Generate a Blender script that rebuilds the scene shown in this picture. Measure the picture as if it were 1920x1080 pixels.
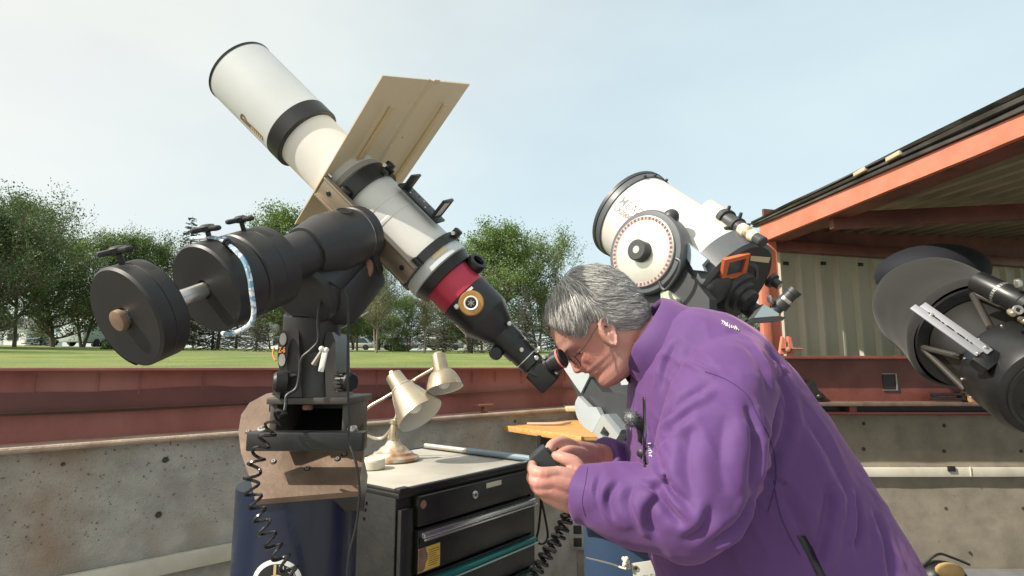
import bpy, bmesh, math, random
import numpy as np
from mathutils import Vector, Matrix, noise
random.seed(7); np.random.seed(7)
for o in list(bpy.data.objects): bpy.data.objects.remove(o)
SC = bpy.context.scene
COL = SC.collection
# ---------------------------------------------------------------- camera
FPX, HOR, CZ = 1050.0, 688.0, 1.45          # focal length and horizon row for a 1920 px wide frame, eye height
PIT = math.atan((HOR - 540) / FPX)
cam = bpy.data.cameras.new('camera'); camo = bpy.data.objects.new('camera', cam); COL.objects.link(camo)
cam.sensor_width = 36.0; cam.lens = FPX / 1920 * 36.0; cam.clip_start = 0.02; cam.clip_end = 3000
camo.location = (0, 0, CZ); camo.rotation_euler = (math.pi / 2 + PIT, 0, 0)
SC.camera = camo
# ---------------------------------------------------------------- light
SUN = Vector((-0.68, -0.30, 0.65)).normalized()
elev = math.asin(SUN.z)
world = bpy.data.worlds.new('World'); SC.world = world; world.use_nodes = True
wn = world.node_tree; wn.nodes.clear()
wout = wn.nodes.new('ShaderNodeOutputWorld'); bg = wn.nodes.new('ShaderNodeBackground')
sky = wn.nodes.new('ShaderNodeTexSky'); sky.sky_type = 'NISHITA'; sky.sun_disc = False
sky.sun_elevation = elev; sky.sun_rotation = math.atan2(SUN.x, SUN.y)
sky.air_density = 1.0; sky.dust_density = 3.0; sky.ozone_density = 1.0; sky.altitude = 600
tc = wn.nodes.new('ShaderNodeTexCoord')
mp = wn.nodes.new('ShaderNodeMapping'); mp.inputs['Scale'].default_value = (1.0, 1.0, 2.6)
nz = wn.nodes.new('ShaderNodeTexNoise'); nz.inputs['Scale'].default_value = 1.6; nz.inputs['Detail'].default_value = 5
nz.inputs['Roughness'].default_value = 0.5
rmp = wn.nodes.new('ShaderNodeMapRange'); rmp.inputs['From Min'].default_value = 0.35; rmp.inputs['From Max'].default_value = 0.72
rmp.inputs['To Min'].default_value = 0.68; rmp.inputs['To Max'].default_value = 0.86
mx = wn.nodes.new('ShaderNodeMixRGB')                         # smoke haze: forward scattering makes it whiter and brighter towards the sun
vd = wn.nodes.new('ShaderNodeVectorMath'); vd.operation = 'DOT_PRODUCT'; vd.inputs[1].default_value = SUN
wn.links.new(tc.outputs['Generated'], vd.inputs[0])
hr = wn.nodes.new('ShaderNodeMapRange'); hr.inputs['From Min'].default_value = -1; hr.inputs['From Max'].default_value = 1; wn.links.new(vd.outputs['Value'], hr.inputs['Value'])
rc = wn.nodes.new('ShaderNodeValToRGB'); els = rc.color_ramp.elements
els[0].position = .45; els[0].color = (.435, .520, .535, 1); els[1].position = 1.0; els[1].color = (.95, .93, .82, 1)
e_ = els.new(.78); e_.color = (.600, .590, .520, 1)
wn.links.new(hr.outputs['Result'], rc.inputs['Fac'])
sc_h = wn.nodes.new('ShaderNodeVectorMath'); sc_h.operation = 'SCALE'; sc_h.inputs['Scale'].default_value = 10.0
wn.links.new(rc.outputs['Color'], sc_h.inputs[0]); wn.links.new(sc_h.outputs['Vector'], mx.inputs['Color2'])
wn.links.new(tc.outputs['Generated'], mp.inputs['Vector']); wn.links.new(mp.outputs['Vector'], nz.inputs['Vector'])
wn.links.new(nz.outputs['Fac'], rmp.inputs['Value']); wn.links.new(rmp.outputs['Result'], mx.inputs['Fac'])
wn.links.new(sky.outputs['Color'], mx.inputs['Color1'])
wn.links.new(mx.outputs['Color'], bg.inputs['Color']); bg.inputs['Strength'].default_value = 0.11
wn.links.new(bg.outputs['Background'], wout.inputs['Surface'])
sl = bpy.data.lights.new('sun', 'SUN'); so = bpy.data.objects.new('sun', sl); COL.objects.link(so)
sl.energy = 4.2; sl.angle = math.radians(0.8); sl.color = (1.0, 0.92, 0.80)
so.location = (-5, -1, 8); so.rotation_euler = SUN.to_track_quat('Z', 'Y').to_euler()
vs = SC.view_settings; vs.view_transform = 'Standard'; vs.look = 'None'; vs.gamma = 1; vs.exposure = 0.72
try: vs.use_curve_mapping = False
except Exception: pass
# ---------------------------------------------------------------- helpers
def P(u, v, Y):
    cx = (u - 960) / FPX; cy = (540 - v) / FPX
    d = Vector((cx, math.cos(PIT) - cy * math.sin(PIT), math.sin(PIT) + cy * math.cos(PIT)))
    return Vector((0, 0, CZ)) + d * (Y / d.y)
def ray(u, v):
    return (P(u, v, 1.0) - Vector((0, 0, CZ))).normalized()
def hit(u, v, S, n):
    d = ray(u, v); o = Vector((0, 0, CZ))
    return o + d * ((S - o).dot(n) / d.dot(n))
def frame(A, ref=Vector((0, 0, 1))):
    A = A.normalized()
    if abs(A.dot(ref)) > .97: ref = Vector((1, 0, 0))
    B = (ref - A * ref.dot(A)).normalized(); C = A.cross(B)
    return A, B, C
def lerp(a, b, t): return a + (b - a) * t
def catmull(pts, n):
    pts = [Vector(p) for p in pts]; out = []
    m = len(pts)
    for i in range(m - 1):
        p0 = pts[max(i - 1, 0)]; p1 = pts[i]; p2 = pts[i + 1]; p3 = pts[min(i + 2, m - 1)]
        for k in range(n):
            t = k / n
            out.append(.5 * ((2 * p1) + (p2 - p0) * t + (2 * p0 - 5 * p1 + 4 * p2 - p3) * t * t + (3 * p1 - p0 - 3 * p2 + p3) * t ** 3))
    out.append(pts[-1]); return out
def interp(x, tab):
    return float(np.interp(x, [a for a, _ in tab], [b for _, b in tab]))
WL = {}
class MB:
    def __init__(s): s.v = []; s.f = []
    def add(s, vs, fs):
        o = len(s.v); s.v += [tuple(q) for q in vs]; s.f += [tuple(i + o for i in f) for f in fs]; return s
    def box(s, c, size, axes=None, bev=0.0):
        """axes: three unit vectors; bev: chamfer"""
        c = Vector(c); ax = axes or (Vector((1, 0, 0)), Vector((0, 1, 0)), Vector((0, 0, 1)))
        h = [q / 2 for q in size]
        if bev <= 0:
            vs = [c + ax[0] * (h[0] * i) + ax[1] * (h[1] * j) + ax[2] * (h[2] * k) for i in (-1, 1) for j in (-1, 1) for k in (-1, 1)]
            return s.add(vs, [(0, 1, 3, 2), (4, 6, 7, 5), (0, 4, 5, 1), (2, 3, 7, 6), (0, 2, 6, 4), (1, 5, 7, 3)])
        bm = bmesh.new(); bmesh.ops.create_cube(bm, size=1)
        for q in bm.verts: q.co = Vector((q.co.x * size[0], q.co.y * size[1], q.co.z * size[2]))
        bmesh.ops.bevel(bm, geom=bm.edges[:], offset=min(bev, min(size) * .45), segments=2, profile=.5, affect='EDGES')
        bm.verts.index_update()
        vs = [c + ax[0] * q.co.x + ax[1] * q.co.y + ax[2] * q.co.z for q in bm.verts]
        fs = [tuple(q.index for q in f.verts) for f in bm.faces]; bm.free()
        return s.add(vs, fs)
    def lathe(s, O, A, prof, seg=40, caps=(True, True), ref=Vector((0, 0, 1)), a0=0.0, a1=2 * math.pi):
        A, B, C = frame(Vector(A), ref); O = Vector(O); vs = []; fs = []
        full = abs(a1 - a0 - 2 * math.pi) < 1e-6; n = seg if full else seg + 1
        for t, r in prof:
            for k in range(n):
                a = a0 + (a1 - a0) * k / seg
                vs.append(O + A * t + (B * math.cos(a) + C * math.sin(a)) * r)
        for i in range(len(prof) - 1):
            for k in range(seg):
                k2 = (k + 1) % n
                fs.append((i * n + k, i * n + k2, (i + 1) * n + k2, (i + 1) * n + k))
        if full and caps[0] and prof[0][1] > 1e-6: fs.append(tuple(range(n - 1, -1, -1)))
        if full and caps[1] and prof[-1][1] > 1e-6: fs.append(tuple((len(prof) - 1) * n + k for k in range(n)))
        return s.add(vs, fs)
    def cyl(s, p, q, r, seg=24, ch=0.0, r2=None):
        p = Vector(p); q = Vector(q); L = (q - p).length; r2 = r if r2 is None else r2
        pr = [(0, r), (L, r2)] if ch <= 0 else [(0, r - ch), (ch, r), (L - ch, r2), (L, r2 - ch)]
        return s.lathe(p, q - p, pr, seg)
    def tube(s, pts, rad, seg=8, caps=True, flat=None):
        pts = [Vector(p) for p in pts]; n = len(pts)
        if not hasattr(rad, '__len__'): rad = [rad] * n
        T = [(pts[min(i + 1, n - 1)] - pts[max(i - 1, 0)]).normalized() for i in range(n)]
        _, B, _ = frame(T[0]); vs = []; fs = []
        for i in range(n):
            B = (B - T[i] * B.dot(T[i])).normalized(); C = T[i].cross(B)
            for k in range(seg):
                a = 2 * math.pi * k / seg
                vs.append(pts[i] + (B * math.cos(a) + C * math.sin(a)) * rad[i])
        for i in range(n - 1):
            for k in range(seg):
                k2 = (k + 1) % seg
                fs.append((i * seg + k, i * seg + k2, (i + 1) * seg + k2, (i + 1) * seg + k))
        if caps:
            fs.append(tuple(range(seg - 1, -1, -1))); fs.append(tuple((n - 1) * seg + k for k in range(seg)))
        return s.add(vs, fs)
    def prism(s, poly, ext):
        ext = Vector(ext); n = len(poly); poly = [Vector(q) for q in poly]
        vs = poly + [q + ext for q in poly]
        fs = [tuple(range(n - 1, -1, -1)), tuple(range(n, 2 * n))] + [(i, (i + 1) % n, n + (i + 1) % n, n + i) for i in range(n)]
        return s.add(vs, fs)
    def ball(s, c, r, seg=16, ax=None):
        c = Vector(c); rr = r if hasattr(r, '__len__') else (r, r, r); ax = ax or (Vector((1, 0, 0)), Vector((0, 1, 0)), Vector((0, 0, 1)))
        vs = []; fs = []; m = seg // 2
        for i in range(1, m):
            t = math.pi * i / m
            for k in range(seg):
                a = 2 * math.pi * k / seg
                vs.append(c + ax[0] * (rr[0] * math.sin(t) * math.cos(a)) + ax[1] * (rr[1] * math.sin(t) * math.sin(a)) + ax[2] * (rr[2] * math.cos(t)))
        top = len(vs); vs.append(c + ax[2] * rr[2]); vs.append(c - ax[2] * rr[2])
        for i in range(m - 2):
            for k in range(seg):
                k2 = (k + 1) % seg
                fs.append((i * seg + k, (i + 1) * seg + k, (i + 1) * seg + k2, i * seg + k2))
        for k in range(seg):
            k2 = (k + 1) % seg
            fs.append((top, k, k2)); fs.append((top + 1, (m - 2) * seg + k2, (m - 2) * seg + k))
        return s.add(vs, fs)
    def grid(s, rows, closed=False):
        n = len(rows[0]); vs = [q for r in rows for q in r]; fs = []
        for i in range(len(rows) - 1):
            for k in range(n if closed else n - 1):
                k2 = (k + 1) % n
                fs.append((i * n + k, i * n + k2, (i + 1) * n + k2, (i + 1) * n + k))
        return s.add(vs, fs)
    def mesh(s, name, m=None, off=(0, 0, 0), smooth=35):
        me = bpy.data.meshes.new(name)
        ox, oy, oz = off
        me.from_pydata([(a - ox, b - oy, c - oz) for a, b, c in s.v], [], s.f)
        bm = bmesh.new(); bm.from_mesh(me); bmesh.ops.recalc_face_normals(bm, faces=bm.faces[:]); bm.to_mesh(me); bm.free()
        if m: me.materials.append(m)
        if smooth:
            me.shade_smooth()
            if smooth < 179: me.set_sharp_from_angle(angle=math.radians(smooth))
        return me
    def build(s, name, m, parent=None, smooth=35):
        off = WL.get(parent.name, (0, 0, 0)) if parent else (0, 0, 0)
        return link(name, s.mesh(name, m, off, smooth), parent)
def link(name, me, parent=None):
    o = bpy.data.objects.new(name, me); COL.objects.link(o)
    if parent: o.parent = parent; WL[o.name] = WL.get(parent.name, (0, 0, 0))
    else: WL[o.name] = (0, 0, 0)
    return o
def tag(o, label, cat, group=None, kind=None):
    o['label'] = label; o['category'] = cat
    if group: o['group'] = group
    if kind: o['kind'] = kind
    return o
def thing(name, loc, label, cat, group=None):
    o = bpy.data.objects.new(name, None); COL.objects.link(o); o.location = loc; o.empty_display_size = .1
    WL[o.name] = tuple(loc); return tag(o, label, cat, group)
def struct(o): o['kind'] = 'structure'; return o
# ---- materials
MATS = {}
def mat(name, col, rough=.6, metal=0.0, col2=None, nscale=8.0, ndet=6.0, lo=.35, hi=.65, bump=0.0, bscale=60.0, spec=.5, sheen=0.0, coat=0.0,
        island=0.0, rvar=0.0, stretch=(1, 1, 1), col3=None, n3=2.0, trans=0.0, sss=0.0, bdist=.01, emis=None):
    if name in MATS: return MATS[name]
    m = bpy.data.materials.new(name); m.use_nodes = True; nt = m.node_tree; N = nt.nodes; L = nt.links
    b = N['Principled BSDF']; b.inputs['Roughness'].default_value = rough; b.inputs['Metallic'].default_value = metal
    b.inputs['Specular IOR Level'].default_value = spec
    if sheen: b.inputs['Sheen Weight'].default_value = sheen; b.inputs['Sheen Roughness'].default_value = .5
    if coat: b.inputs['Coat Weight'].default_value = coat; b.inputs['Coat Roughness'].default_value = .1
    if trans: b.inputs['Transmission Weight'].default_value = trans
    if sss: b.inputs['Subsurface Weight'].default_value = sss; b.inputs['Subsurface Radius'].default_value = (.01, .004, .002); b.inputs['Subsurface Scale'].default_value = .6
    c4 = lambda c: (c[0], c[1], c[2], 1)
    b.inputs['Base Color'].default_value = c4(col)
    t = N.new('ShaderNodeTexCoord'); mp = N.new('ShaderNodeMapping'); mp.inputs['Scale'].default_value = stretch
    L.new(t.outputs['Object'], mp.inputs['Vector'])
    out = None
    if col2 is not None:
        n = N.new('ShaderNodeTexNoise'); n.inputs['Scale'].default_value = nscale; n.inputs['Detail'].default_value = ndet; n.inputs['Roughness'].default_value = .6
        L.new(mp.outputs['Vector'], n.inputs['Vector'])
        r = N.new('ShaderNodeMapRange'); r.inputs['From Min'].default_value = lo; r.inputs['From Max'].default_value = hi; L.new(n.outputs['Fac'], r.inputs['Value'])
        x = N.new('ShaderNodeMixRGB'); x.inputs['Color1'].default_value = c4(col); x.inputs['Color2'].default_value = c4(col2); L.new(r.outputs['Result'], x.inputs['Fac'])
        out = x.outputs['Color']
        if rvar:
            r2 = N.new('ShaderNodeMapRange'); r2.inputs['To Min'].default_value = rough - rvar; r2.inputs['To Max'].default_value = rough + rvar
            L.new(n.outputs['Fac'], r2.inputs['Value']); L.new(r2.outputs['Result'], b.inputs['Roughness'])
    if col3 is not None:
        n = N.new('ShaderNodeTexNoise'); n.inputs['Scale'].default_value = n3; n.inputs['Detail'].default_value = 4; L.new(mp.outputs['Vector'], n.inputs['Vector'])
        r = N.new('ShaderNodeMapRange'); r.inputs['From Min'].default_value = .52; r.inputs['From Max'].default_value = .68; L.new(n.outputs['Fac'], r.inputs['Value'])
        x = N.new('ShaderNodeMixRGB'); x.inputs['Color2'].default_value = c4(col3)
        if out: L.new(out, x.inputs['Color1'])
        else: x.inputs['Color1'].default_value = c4(col)
        L.new(r.outputs['Result'], x.inputs['Fac']); out = x.outputs['Color']
    if island:
        g = N.new('ShaderNodeNewGeometry'); hs = N.new('ShaderNodeHueSaturation')
        r = N.new('ShaderNodeMapRange'); r.inputs['To Min'].default_value = 1 - island; r.inputs['To Max'].default_value = 1 + island
        L.new(g.outputs['Random Per Island'], r.inputs['Value']); L.new(r.outputs['Result'], hs.inputs['Value'])
        if out: L.new(out, hs.inputs['Color'])
        else: hs.inputs['Color'].default_value = c4(col)
        out = hs.outputs['Color']
    if out: L.new(out, b.inputs['Base Color'])
    if bump:
        n = N.new('ShaderNodeTexNoise'); n.inputs['Scale'].default_value = bscale; n.inputs['Detail'].default_value = 5; L.new(mp.outputs['Vector'], n.inputs['Vector'])
        bp = N.new('ShaderNodeBump'); bp.inputs['Strength'].default_value = bump; bp.inputs['Distance'].default_value = bdist
        L.new(n.outputs['Fac'], bp.inputs['Height']); L.new(bp.outputs['Normal'], b.inputs['Normal'])
    MATS[name] = m; return m
def text_shape(body, size, bold=0.0, shear=0.0):
    """flat letter outlines as (points, faces), left edge at x=0, baseline y=0"""
    cu = bpy.data.curves.new('txt', 'FONT'); cu.body = body; cu.size = size; cu.offset = bold; cu.shear = shear; cu.resolution_u = 3
    o = bpy.data.objects.new('txt', cu); COL.objects.link(o)
    dg = bpy.context.evaluated_depsgraph_get(); dg.update(); me = bpy.data.meshes.new_from_object(o.evaluated_get(dg))
    vs = [(q.co.x, q.co.y) for q in me.vertices]; fs = [tuple(p.vertices) for p in me.polygons]
    bpy.data.objects.remove(o); bpy.data.curves.remove(cu); bpy.data.meshes.remove(me)
    return vs, fs
def letters(name, body, size, fn, m, parent, bold=0.0):
    vs, fs = text_shape(body, size, bold); mb = MB(); mb.add([fn(x, y) for x, y in vs], fs); return mb.build(name, m, parent, 0)
def remesh(mb, name, m, parent, voxel, smooth_it=4, fac=.5, post=None):
    me = mb.mesh('tmp', None, (0, 0, 0), 0); o = bpy.data.objects.new('tmp', me); COL.objects.link(o)
    r = o.modifiers.new('r', 'REMESH'); r.mode = 'VOXEL'; r.voxel_size = voxel
    if smooth_it:
        s = o.modifiers.new('s', 'SMOOTH'); s.factor = fac; s.iterations = smooth_it
    dg = bpy.context.evaluated_depsgraph_get(); dg.update(); nm = bpy.data.meshes.new_from_object(o.evaluated_get(dg))
    bpy.data.objects.remove(o); bpy.data.meshes.remove(me); nm.name = name
    if post: post(nm)
    off = Vector(WL.get(parent.name, (0, 0, 0))) if parent else Vector((0, 0, 0))
    nm.transform(Matrix.Translation(-off)); nm.materials.clear(); nm.materials.append(m); nm.shade_smooth()
    return link(name, nm, parent)
# ================================================================ SETTING
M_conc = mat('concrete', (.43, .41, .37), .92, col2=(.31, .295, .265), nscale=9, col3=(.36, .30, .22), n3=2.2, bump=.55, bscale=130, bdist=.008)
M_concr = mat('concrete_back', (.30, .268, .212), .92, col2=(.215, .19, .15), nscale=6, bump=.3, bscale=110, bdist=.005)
M_floor = mat('floor_concrete', (.30, .28, .25), .9, col2=(.2, .19, .17), nscale=4, bump=.4, bscale=30)
M_hole = mat('pit_dark', (.17, .155, .13), .95)
M_red = mat('red_oxide_paint', (.37, .135, .115), .6, col2=(.28, .095, .08), nscale=5, bump=.15, bscale=90, rvar=.12, stretch=(1, 1, .5), col3=(.36, .15, .125), n3=3)
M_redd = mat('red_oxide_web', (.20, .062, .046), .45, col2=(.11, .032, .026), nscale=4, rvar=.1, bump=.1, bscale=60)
M_flange = mat('sunlit_tan_flange', (.46, .37, .29), .85, col2=(.33, .22, .16), nscale=9, bump=.3, bscale=80)  # tan paints the sunlit strip onto the maroon beam's flange
M_white_pvc = mat('conduit_paint', (.60, .57, .48), .5, col2=(.48, .45, .37), nscale=6)
M_orange = mat('orange_paint', (.58, .195, .125), .6, col2=(.50, .155, .095), nscale=6, rvar=.1, bump=.1, bscale=70)
M_wallm = mat('ribbed_steel', (.50, .48, .39), .45, col2=(.41, .39, .32), nscale=3, stretch=(1, 1, .3))
M_deck = mat('roof_deck', (.30, .27, .20), .6, col2=(.22, .195, .145), nscale=3)
M_tar = mat('roof_membrane', (.03, .03, .03), .55, col2=(.07, .065, .06), nscale=7, bump=.3, bscale=40)
M_tan = mat('tan_block', (.5, .4, .28), .8)
M_black = mat('black_plastic', (.012, .012, .013), .45)
M_grass = mat('lawn', (.085, .145, .025), .95, col2=(.20, .23, .055), nscale=.5, bump=.8, bscale=25, col3=(.14, .16, .05), n3=.12, bdist=.05)

WA = Vector((-1.79, 1.96, 0)); WB = Vector((.438, 4.0, 0)); WD = (WB - WA).normalized(); WN = Vector((WD.y, -WD.x, 0))   # left wall line, into-room normal
W0 = WA - WD * 3.0
loop = [W0, WB, Vector((9, 4.0, 0)), Vector((9, -5, 0)), Vector((-7, -5, 0))]
GZ = [(0, 1.25), (6, 1.32), (10, 1.46), (20, 1.80), (35, 2.33), (60, 3.2), (120, 4.2), (400, 6), (2500, 8)]
def gz(x, y): return interp(math.hypot(x, y), GZ)
def make_ground():
    mb = MB(); cen = Vector((1, .5, 0)); N = 240
    rows = []
    bd = []
    for k in range(N):
        a = 2 * math.pi * k / N; d = Vector((math.cos(a), math.sin(a), 0)); best = 1e9
        for i in range(len(loop)):
            p, q = loop[i], loop[(i + 1) % len(loop)]; e = q - p; den = d.x * e.y - d.y * e.x
            if abs(den) < 1e-9: continue
            w = p - cen; t = (w.x * e.y - w.y * e.x) / den; s = (w.x * d.y - w.y * d.x) / den
            if t > 0 and -1e-6 <= s <= 1 + 1e-6: best = min(best, t)
        bd.append((d, best + .12))
    for R in (0, .6, 1.5, 3, 5, 8, 12, 17, 24, 32, 42, 55, 75, 110, 180, 350, 800, 2400):
        row = []
        for d, b in bd:
            q = cen + d * (b + R); z = gz(q.x, q.y) + (.06 * noise.noise(q * .12) if R > 5 else 0)
            row.append((q.x, q.y, z))
        rows.append(row)
    mb.grid(rows, True); struct(mb.build('ground', M_grass, None, 60))
make_ground()
mb = MB(); mb.box((1, -.5, -.05), (18, 11, .1)); struct(mb.build('floor', M_floor))
def zrow(v, Y): return P(960, v, Y).z
# ---- concrete wall, left: beam sits on it
ZB = 1.157                                     # underside of left beam
def rust_run(m, s0, w):           # rust stain running down the wall face from the beam
    nt = m.node_tree; N = nt.nodes; L = nt.links; b = N['Principled BSDF']; old = b.inputs['Base Color'].links[0].from_socket
    t = N.new('ShaderNodeTexCoord'); d = N.new('ShaderNodeVectorMath'); d.operation = 'DOT_PRODUCT'; d.inputs[1].default_value = WD; L.new(t.outputs['Object'], d.inputs[0])
    n = N.new('ShaderNodeTexNoise'); n.inputs['Scale'].default_value = 9; n.inputs['Detail'].default_value = 7; L.new(t.outputs['Object'], n.inputs['Vector'])
    a = N.new('ShaderNodeMath'); a.operation = 'SUBTRACT'; a.inputs[1].default_value = s0; L.new(d.outputs['Value'], a.inputs[0]); c = N.new('ShaderNodeMath'); c.operation = 'ABSOLUTE'; L.new(a.outputs[0], c.inputs[0])
    r = N.new('ShaderNodeMapRange'); r.inputs['From Min'].default_value = w; r.inputs['From Max'].default_value = 0; r.inputs['To Max'].default_value = 1.05; L.new(c.outputs[0], r.inputs['Value'])
    k = N.new('ShaderNodeMath'); k.operation = 'MULTIPLY'; L.new(r.outputs['Result'], k.inputs[0]); L.new(n.outputs['Fac'], k.inputs[1])
    x = N.new('ShaderNodeMixRGB'); x.inputs['Color2'].default_value = (.30, .19, .11, 1); L.new(k.outputs[0], x.inputs['Fac']); L.new(old, x.inputs['Color1']); L.new(x.outputs['Color'], b.inputs['Base Color'])
rust_run(M_conc, (hit(85, 950, WA, WN) - WA).dot(WD), .17)
wl = thing('concrete_wall', tuple(WA), 'pitted grey concrete wall under the long maroon steel beam', 'wall')
L0, L1 = -2.6, (WB - WA).length
def wpt(s, d, z): q = WA + WD * s + WN * d; return Vector((q.x, q.y, z))
def pitted_wall(name, pt, s0, s1, z0, z1, holes, m, parent, ns=150, nz_=60, thick=.24, seed=1.0):
    """pt(s, depth, z) -> world; real dents in the face"""
    mb = MB(); rows = []
    for j in range(nz_ + 1):
        z = lerp(z0, z1, j / nz_); row = []
        for i in range(ns + 1):
            s = lerp(s0, s1, i / ns)
            n = noise.noise(Vector((s * 3, z * 3, seed))) * .004 + noise.noise(Vector((s * 14, z * 22, seed))) * .0022
            row.append(pt(s, n, z))
        rows.append(row)
    mb.grid(rows)
    a = [pt(s0, -thick, z0), pt(s1, -thick, z0), pt(s1, -thick, z1), pt(s0, -thick, z1)]
    mb.add(a, [(0, 1, 2, 3)]); mb.add([rows[-1][0], rows[-1][-1], a[2], a[3]], [(0, 1, 2, 3)])
    mb.add([rows[0][0], rows[-1][0], a[3], a[0]], [(0, 1, 2, 3)]); mb.add([rows[0][-1], rows[-1][-1], a[2], a[1]], [(0, 1, 2, 3)])
    w = mb.build(name, m, parent, 50)
    for (s, z, r) in holes:
        h = MB(); c = pt(s, .0035, z); nn = (pt(s, 1, z) - pt(s, 0, z)).normalized()
        c = pt(s, .0015, z); h.lathe(c, nn, [(0, r * .95), (.003, r * .86), (.0035, r * .8), (.0027, r * .74), (.0024, 0)], 18, (False, False)); h.build('tie_hole', mat('hole_shadow', (.06, .052, .043), .95), parent)
    return w
def wall_sz(u, v):            # pixel -> (s, z) on left wall
    q = hit(u, v, WA, WN); return (q - WA).dot(WD), q.z
def pits(pt, s0, s1, z0, z1, n, parent, seed):
    rr = random.Random(seed); mb = MB()
    for _ in range(n):
        s = rr.uniform(s0, s1); z = rr.uniform(z0, z1); r = .0008 + .0030 * rr.random() ** 7; c = pt(s, .0042, z); nn = (pt(s, 1, z) - pt(s, 0, z)).normalized(); t = (pt(s + 1, 0, z) - pt(s, 0, z)).normalized()
        k = 7; ph = rr.random() * 6; el = rr.uniform(.5, 1)
        vs = [c + t * (math.cos(ph + i * 2 * math.pi / k) * r * rr.uniform(.7, 1.2)) + Vector((0, 0, 1)) * (math.sin(ph + i * 2 * math.pi / k) * r * el) for i in range(k)] + [c - nn * r]
        mb.add(vs, [(i, (i + 1) % k, k) for i in range(k)])
    o = mb.build('air_pit', M_hole, parent, 0); o['kind'] = 'stuff'
hl = [wall_sz(297, 965) + (.0125,), wall_sz(310, 862) + (.0125,), wall_sz(118, 870) + (.007,), wall_sz(965, 790) + (.01,), wall_sz(560, 900) + (.0125,)]
pitted_wall('face', wpt, L0, L1, 0.0, ZB - .004, hl, M_conc, wl)
pits(wpt, -.35, L1, .8, ZB - .01, 5200, wl, 3)
# rust run on the wall is a stain in the material; conduit strip along the wall
s1, z1 = wall_sz(440, 1030); s0_, z0_ = wall_sz(330, 1068)
mb = MB(); zc = z1
mb.box(wpt((L0 + L1) / 2, .018, zc), (L1 - L0 - .1, .03, .066), (WD, WN, Vector((0, 0, 1))), .004); mb.build('conduit_strip', M_white_pvc, wl)
# ---- steel beam, left
sb = thing('steel_beam', tuple(wpt(0, 0, ZB)), 'long maroon steel rail beam on the concrete wall before the lawn', 'beam')
ZT = 1.447; AX = (WD, WN, Vector((0, 0, 1)))
mid = (L0 + L1) / 2 + .04; LEN = L1 - L0 + .14
mb = MB(); rows = []
ns = 200
for j, (d, z) in enumerate([(-.155, ZB + .012), (-.152, ZB + .1), (-.152, ZB + .2), (-.152, ZT - .012)]):
    rows.append([wpt(lerp(L0, L1, i / ns), d + .004 * noise.noise(Vector((i * .13, j * 1.7, 0))), z) for i in range(ns + 1)])
mb.grid(rows); mb.box(wpt(mid, -.165, (ZB + ZT) / 2), (LEN, .012, ZT - ZB - .026), AX); mb.build('web', M_red, sb, 60)
mb = MB(); mb.box(wpt(mid, -.13, ZT - .006), (LEN, .10, .012), AX, .003); mb.build('top_flange', M_red, sb)
mb = MB(); mb.box(wpt(mid, -.11, ZB + .006), (LEN, .27, .013), AX, .004); mb.build('bottom_flange', M_flange, sb)
mb = MB(); mb.tube([wpt(L0, .032, ZB + .008), wpt(L1, .032, ZB + .008)], .0115, 10); mb.build('edge_rail', M_flange, sb)  # thickened to carry the painted sunlit strip along the flange edge
# painted-over splash line on the web: overlapped lower coat, a thin second plate
mb = MB(); top = []; bot = []
for i in range(161):
    s = lerp(L0, L1 * .62, i / 160); top.append(wpt(s, -.1465, ZB + .20 + .012 * noise.noise(Vector((s * 2.2, 0, 4))) + .004 * noise.noise(Vector((s * 9, 2, 4))))); bot.append(wpt(s, -.1465, ZB + .115 + .008 * noise.noise(Vector((s * 1.5, 7, 4)))))
mb.grid([[q - WN * .014 for q in bot], bot, top, [q - WN * .014 for q in top]]); mb.build('paint_coat', mat('dark_red_coat', (.17, .055, .05), .45, col2=(.13, .043, .04), nscale=5), sb, 0)
rr = random.Random(5)
for i in range(26):                       # weld seams / stiffener lines on the web
    s = L0 + .3 + i * (L1 - L0) / 26 + rr.uniform(-.06, .06); mb = MB()
    mb.box(wpt(s, -.146, ZT - .06), (.004, .005, .085 + rr.uniform(-.02, .02)), AX, .001); mb.build('weld_seam', M_red, sb)
# little roller bracket standing on the flange
q = P(922, 767, 3.42); br = thing('rail_cleat', tuple(q), 'small rusty T-shaped steel cleat standing on the beam flange', 'cleat')
sB = (q - WA).dot(WD); c0 = wpt(sB, -.02, ZB + .013); br.location = c0; WL[br.name] = tuple(c0)
M_rust = mat('rusty_steel', (.30, .15, .10), .8, col2=(.2, .09, .06), nscale=30, bump=.3)
mb = MB(); mb.box(c0 + Vector((0, 0, .022)), (.022, .04, .044), AX, .003); mb.build('stem', M_rust, br)
mb = MB(); mb.box(c0 + Vector((0, 0, .05)), (.115, .05, .014), AX, .004); mb.build('cap', M_rust, br)
# ---- back concrete wall, right of the corner (faces the camera)
YB = 4.0
def bpt(s, d, z): return Vector((s, YB - d, z))
ZBR = zrow(776, YB)
wr = thing('concrete_wall', (2, YB, 0), 'tan grey concrete wall with a cream conduit under the dark shed beam', 'wall')
bh = [(P(u, v, YB).x, P(u, v, YB).z, r) for u, v, r in ((1619, 794, .014), (1619, 842, .014), (1770, 798, .014), (1770, 846, .014), (1773, 953, .012), (1914, 846, .012), (1918, 953, .012), (1818, 1036, .011))]
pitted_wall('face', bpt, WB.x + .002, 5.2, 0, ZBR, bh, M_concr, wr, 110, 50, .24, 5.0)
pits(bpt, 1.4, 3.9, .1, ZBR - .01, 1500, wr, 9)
zc = zrow(884, YB); mb = MB(); mb.box((3.35, YB - .022, zc), (3.6, .035, .06), None, .004); mb.build('conduit', M_white_pvc, wr)
q = P(1784, 879, YB - .045); mb = MB(); mb.box(q, (.05, .012, .035), None, .002); mb.build('conduit_clip', M_black, wr)
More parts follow.
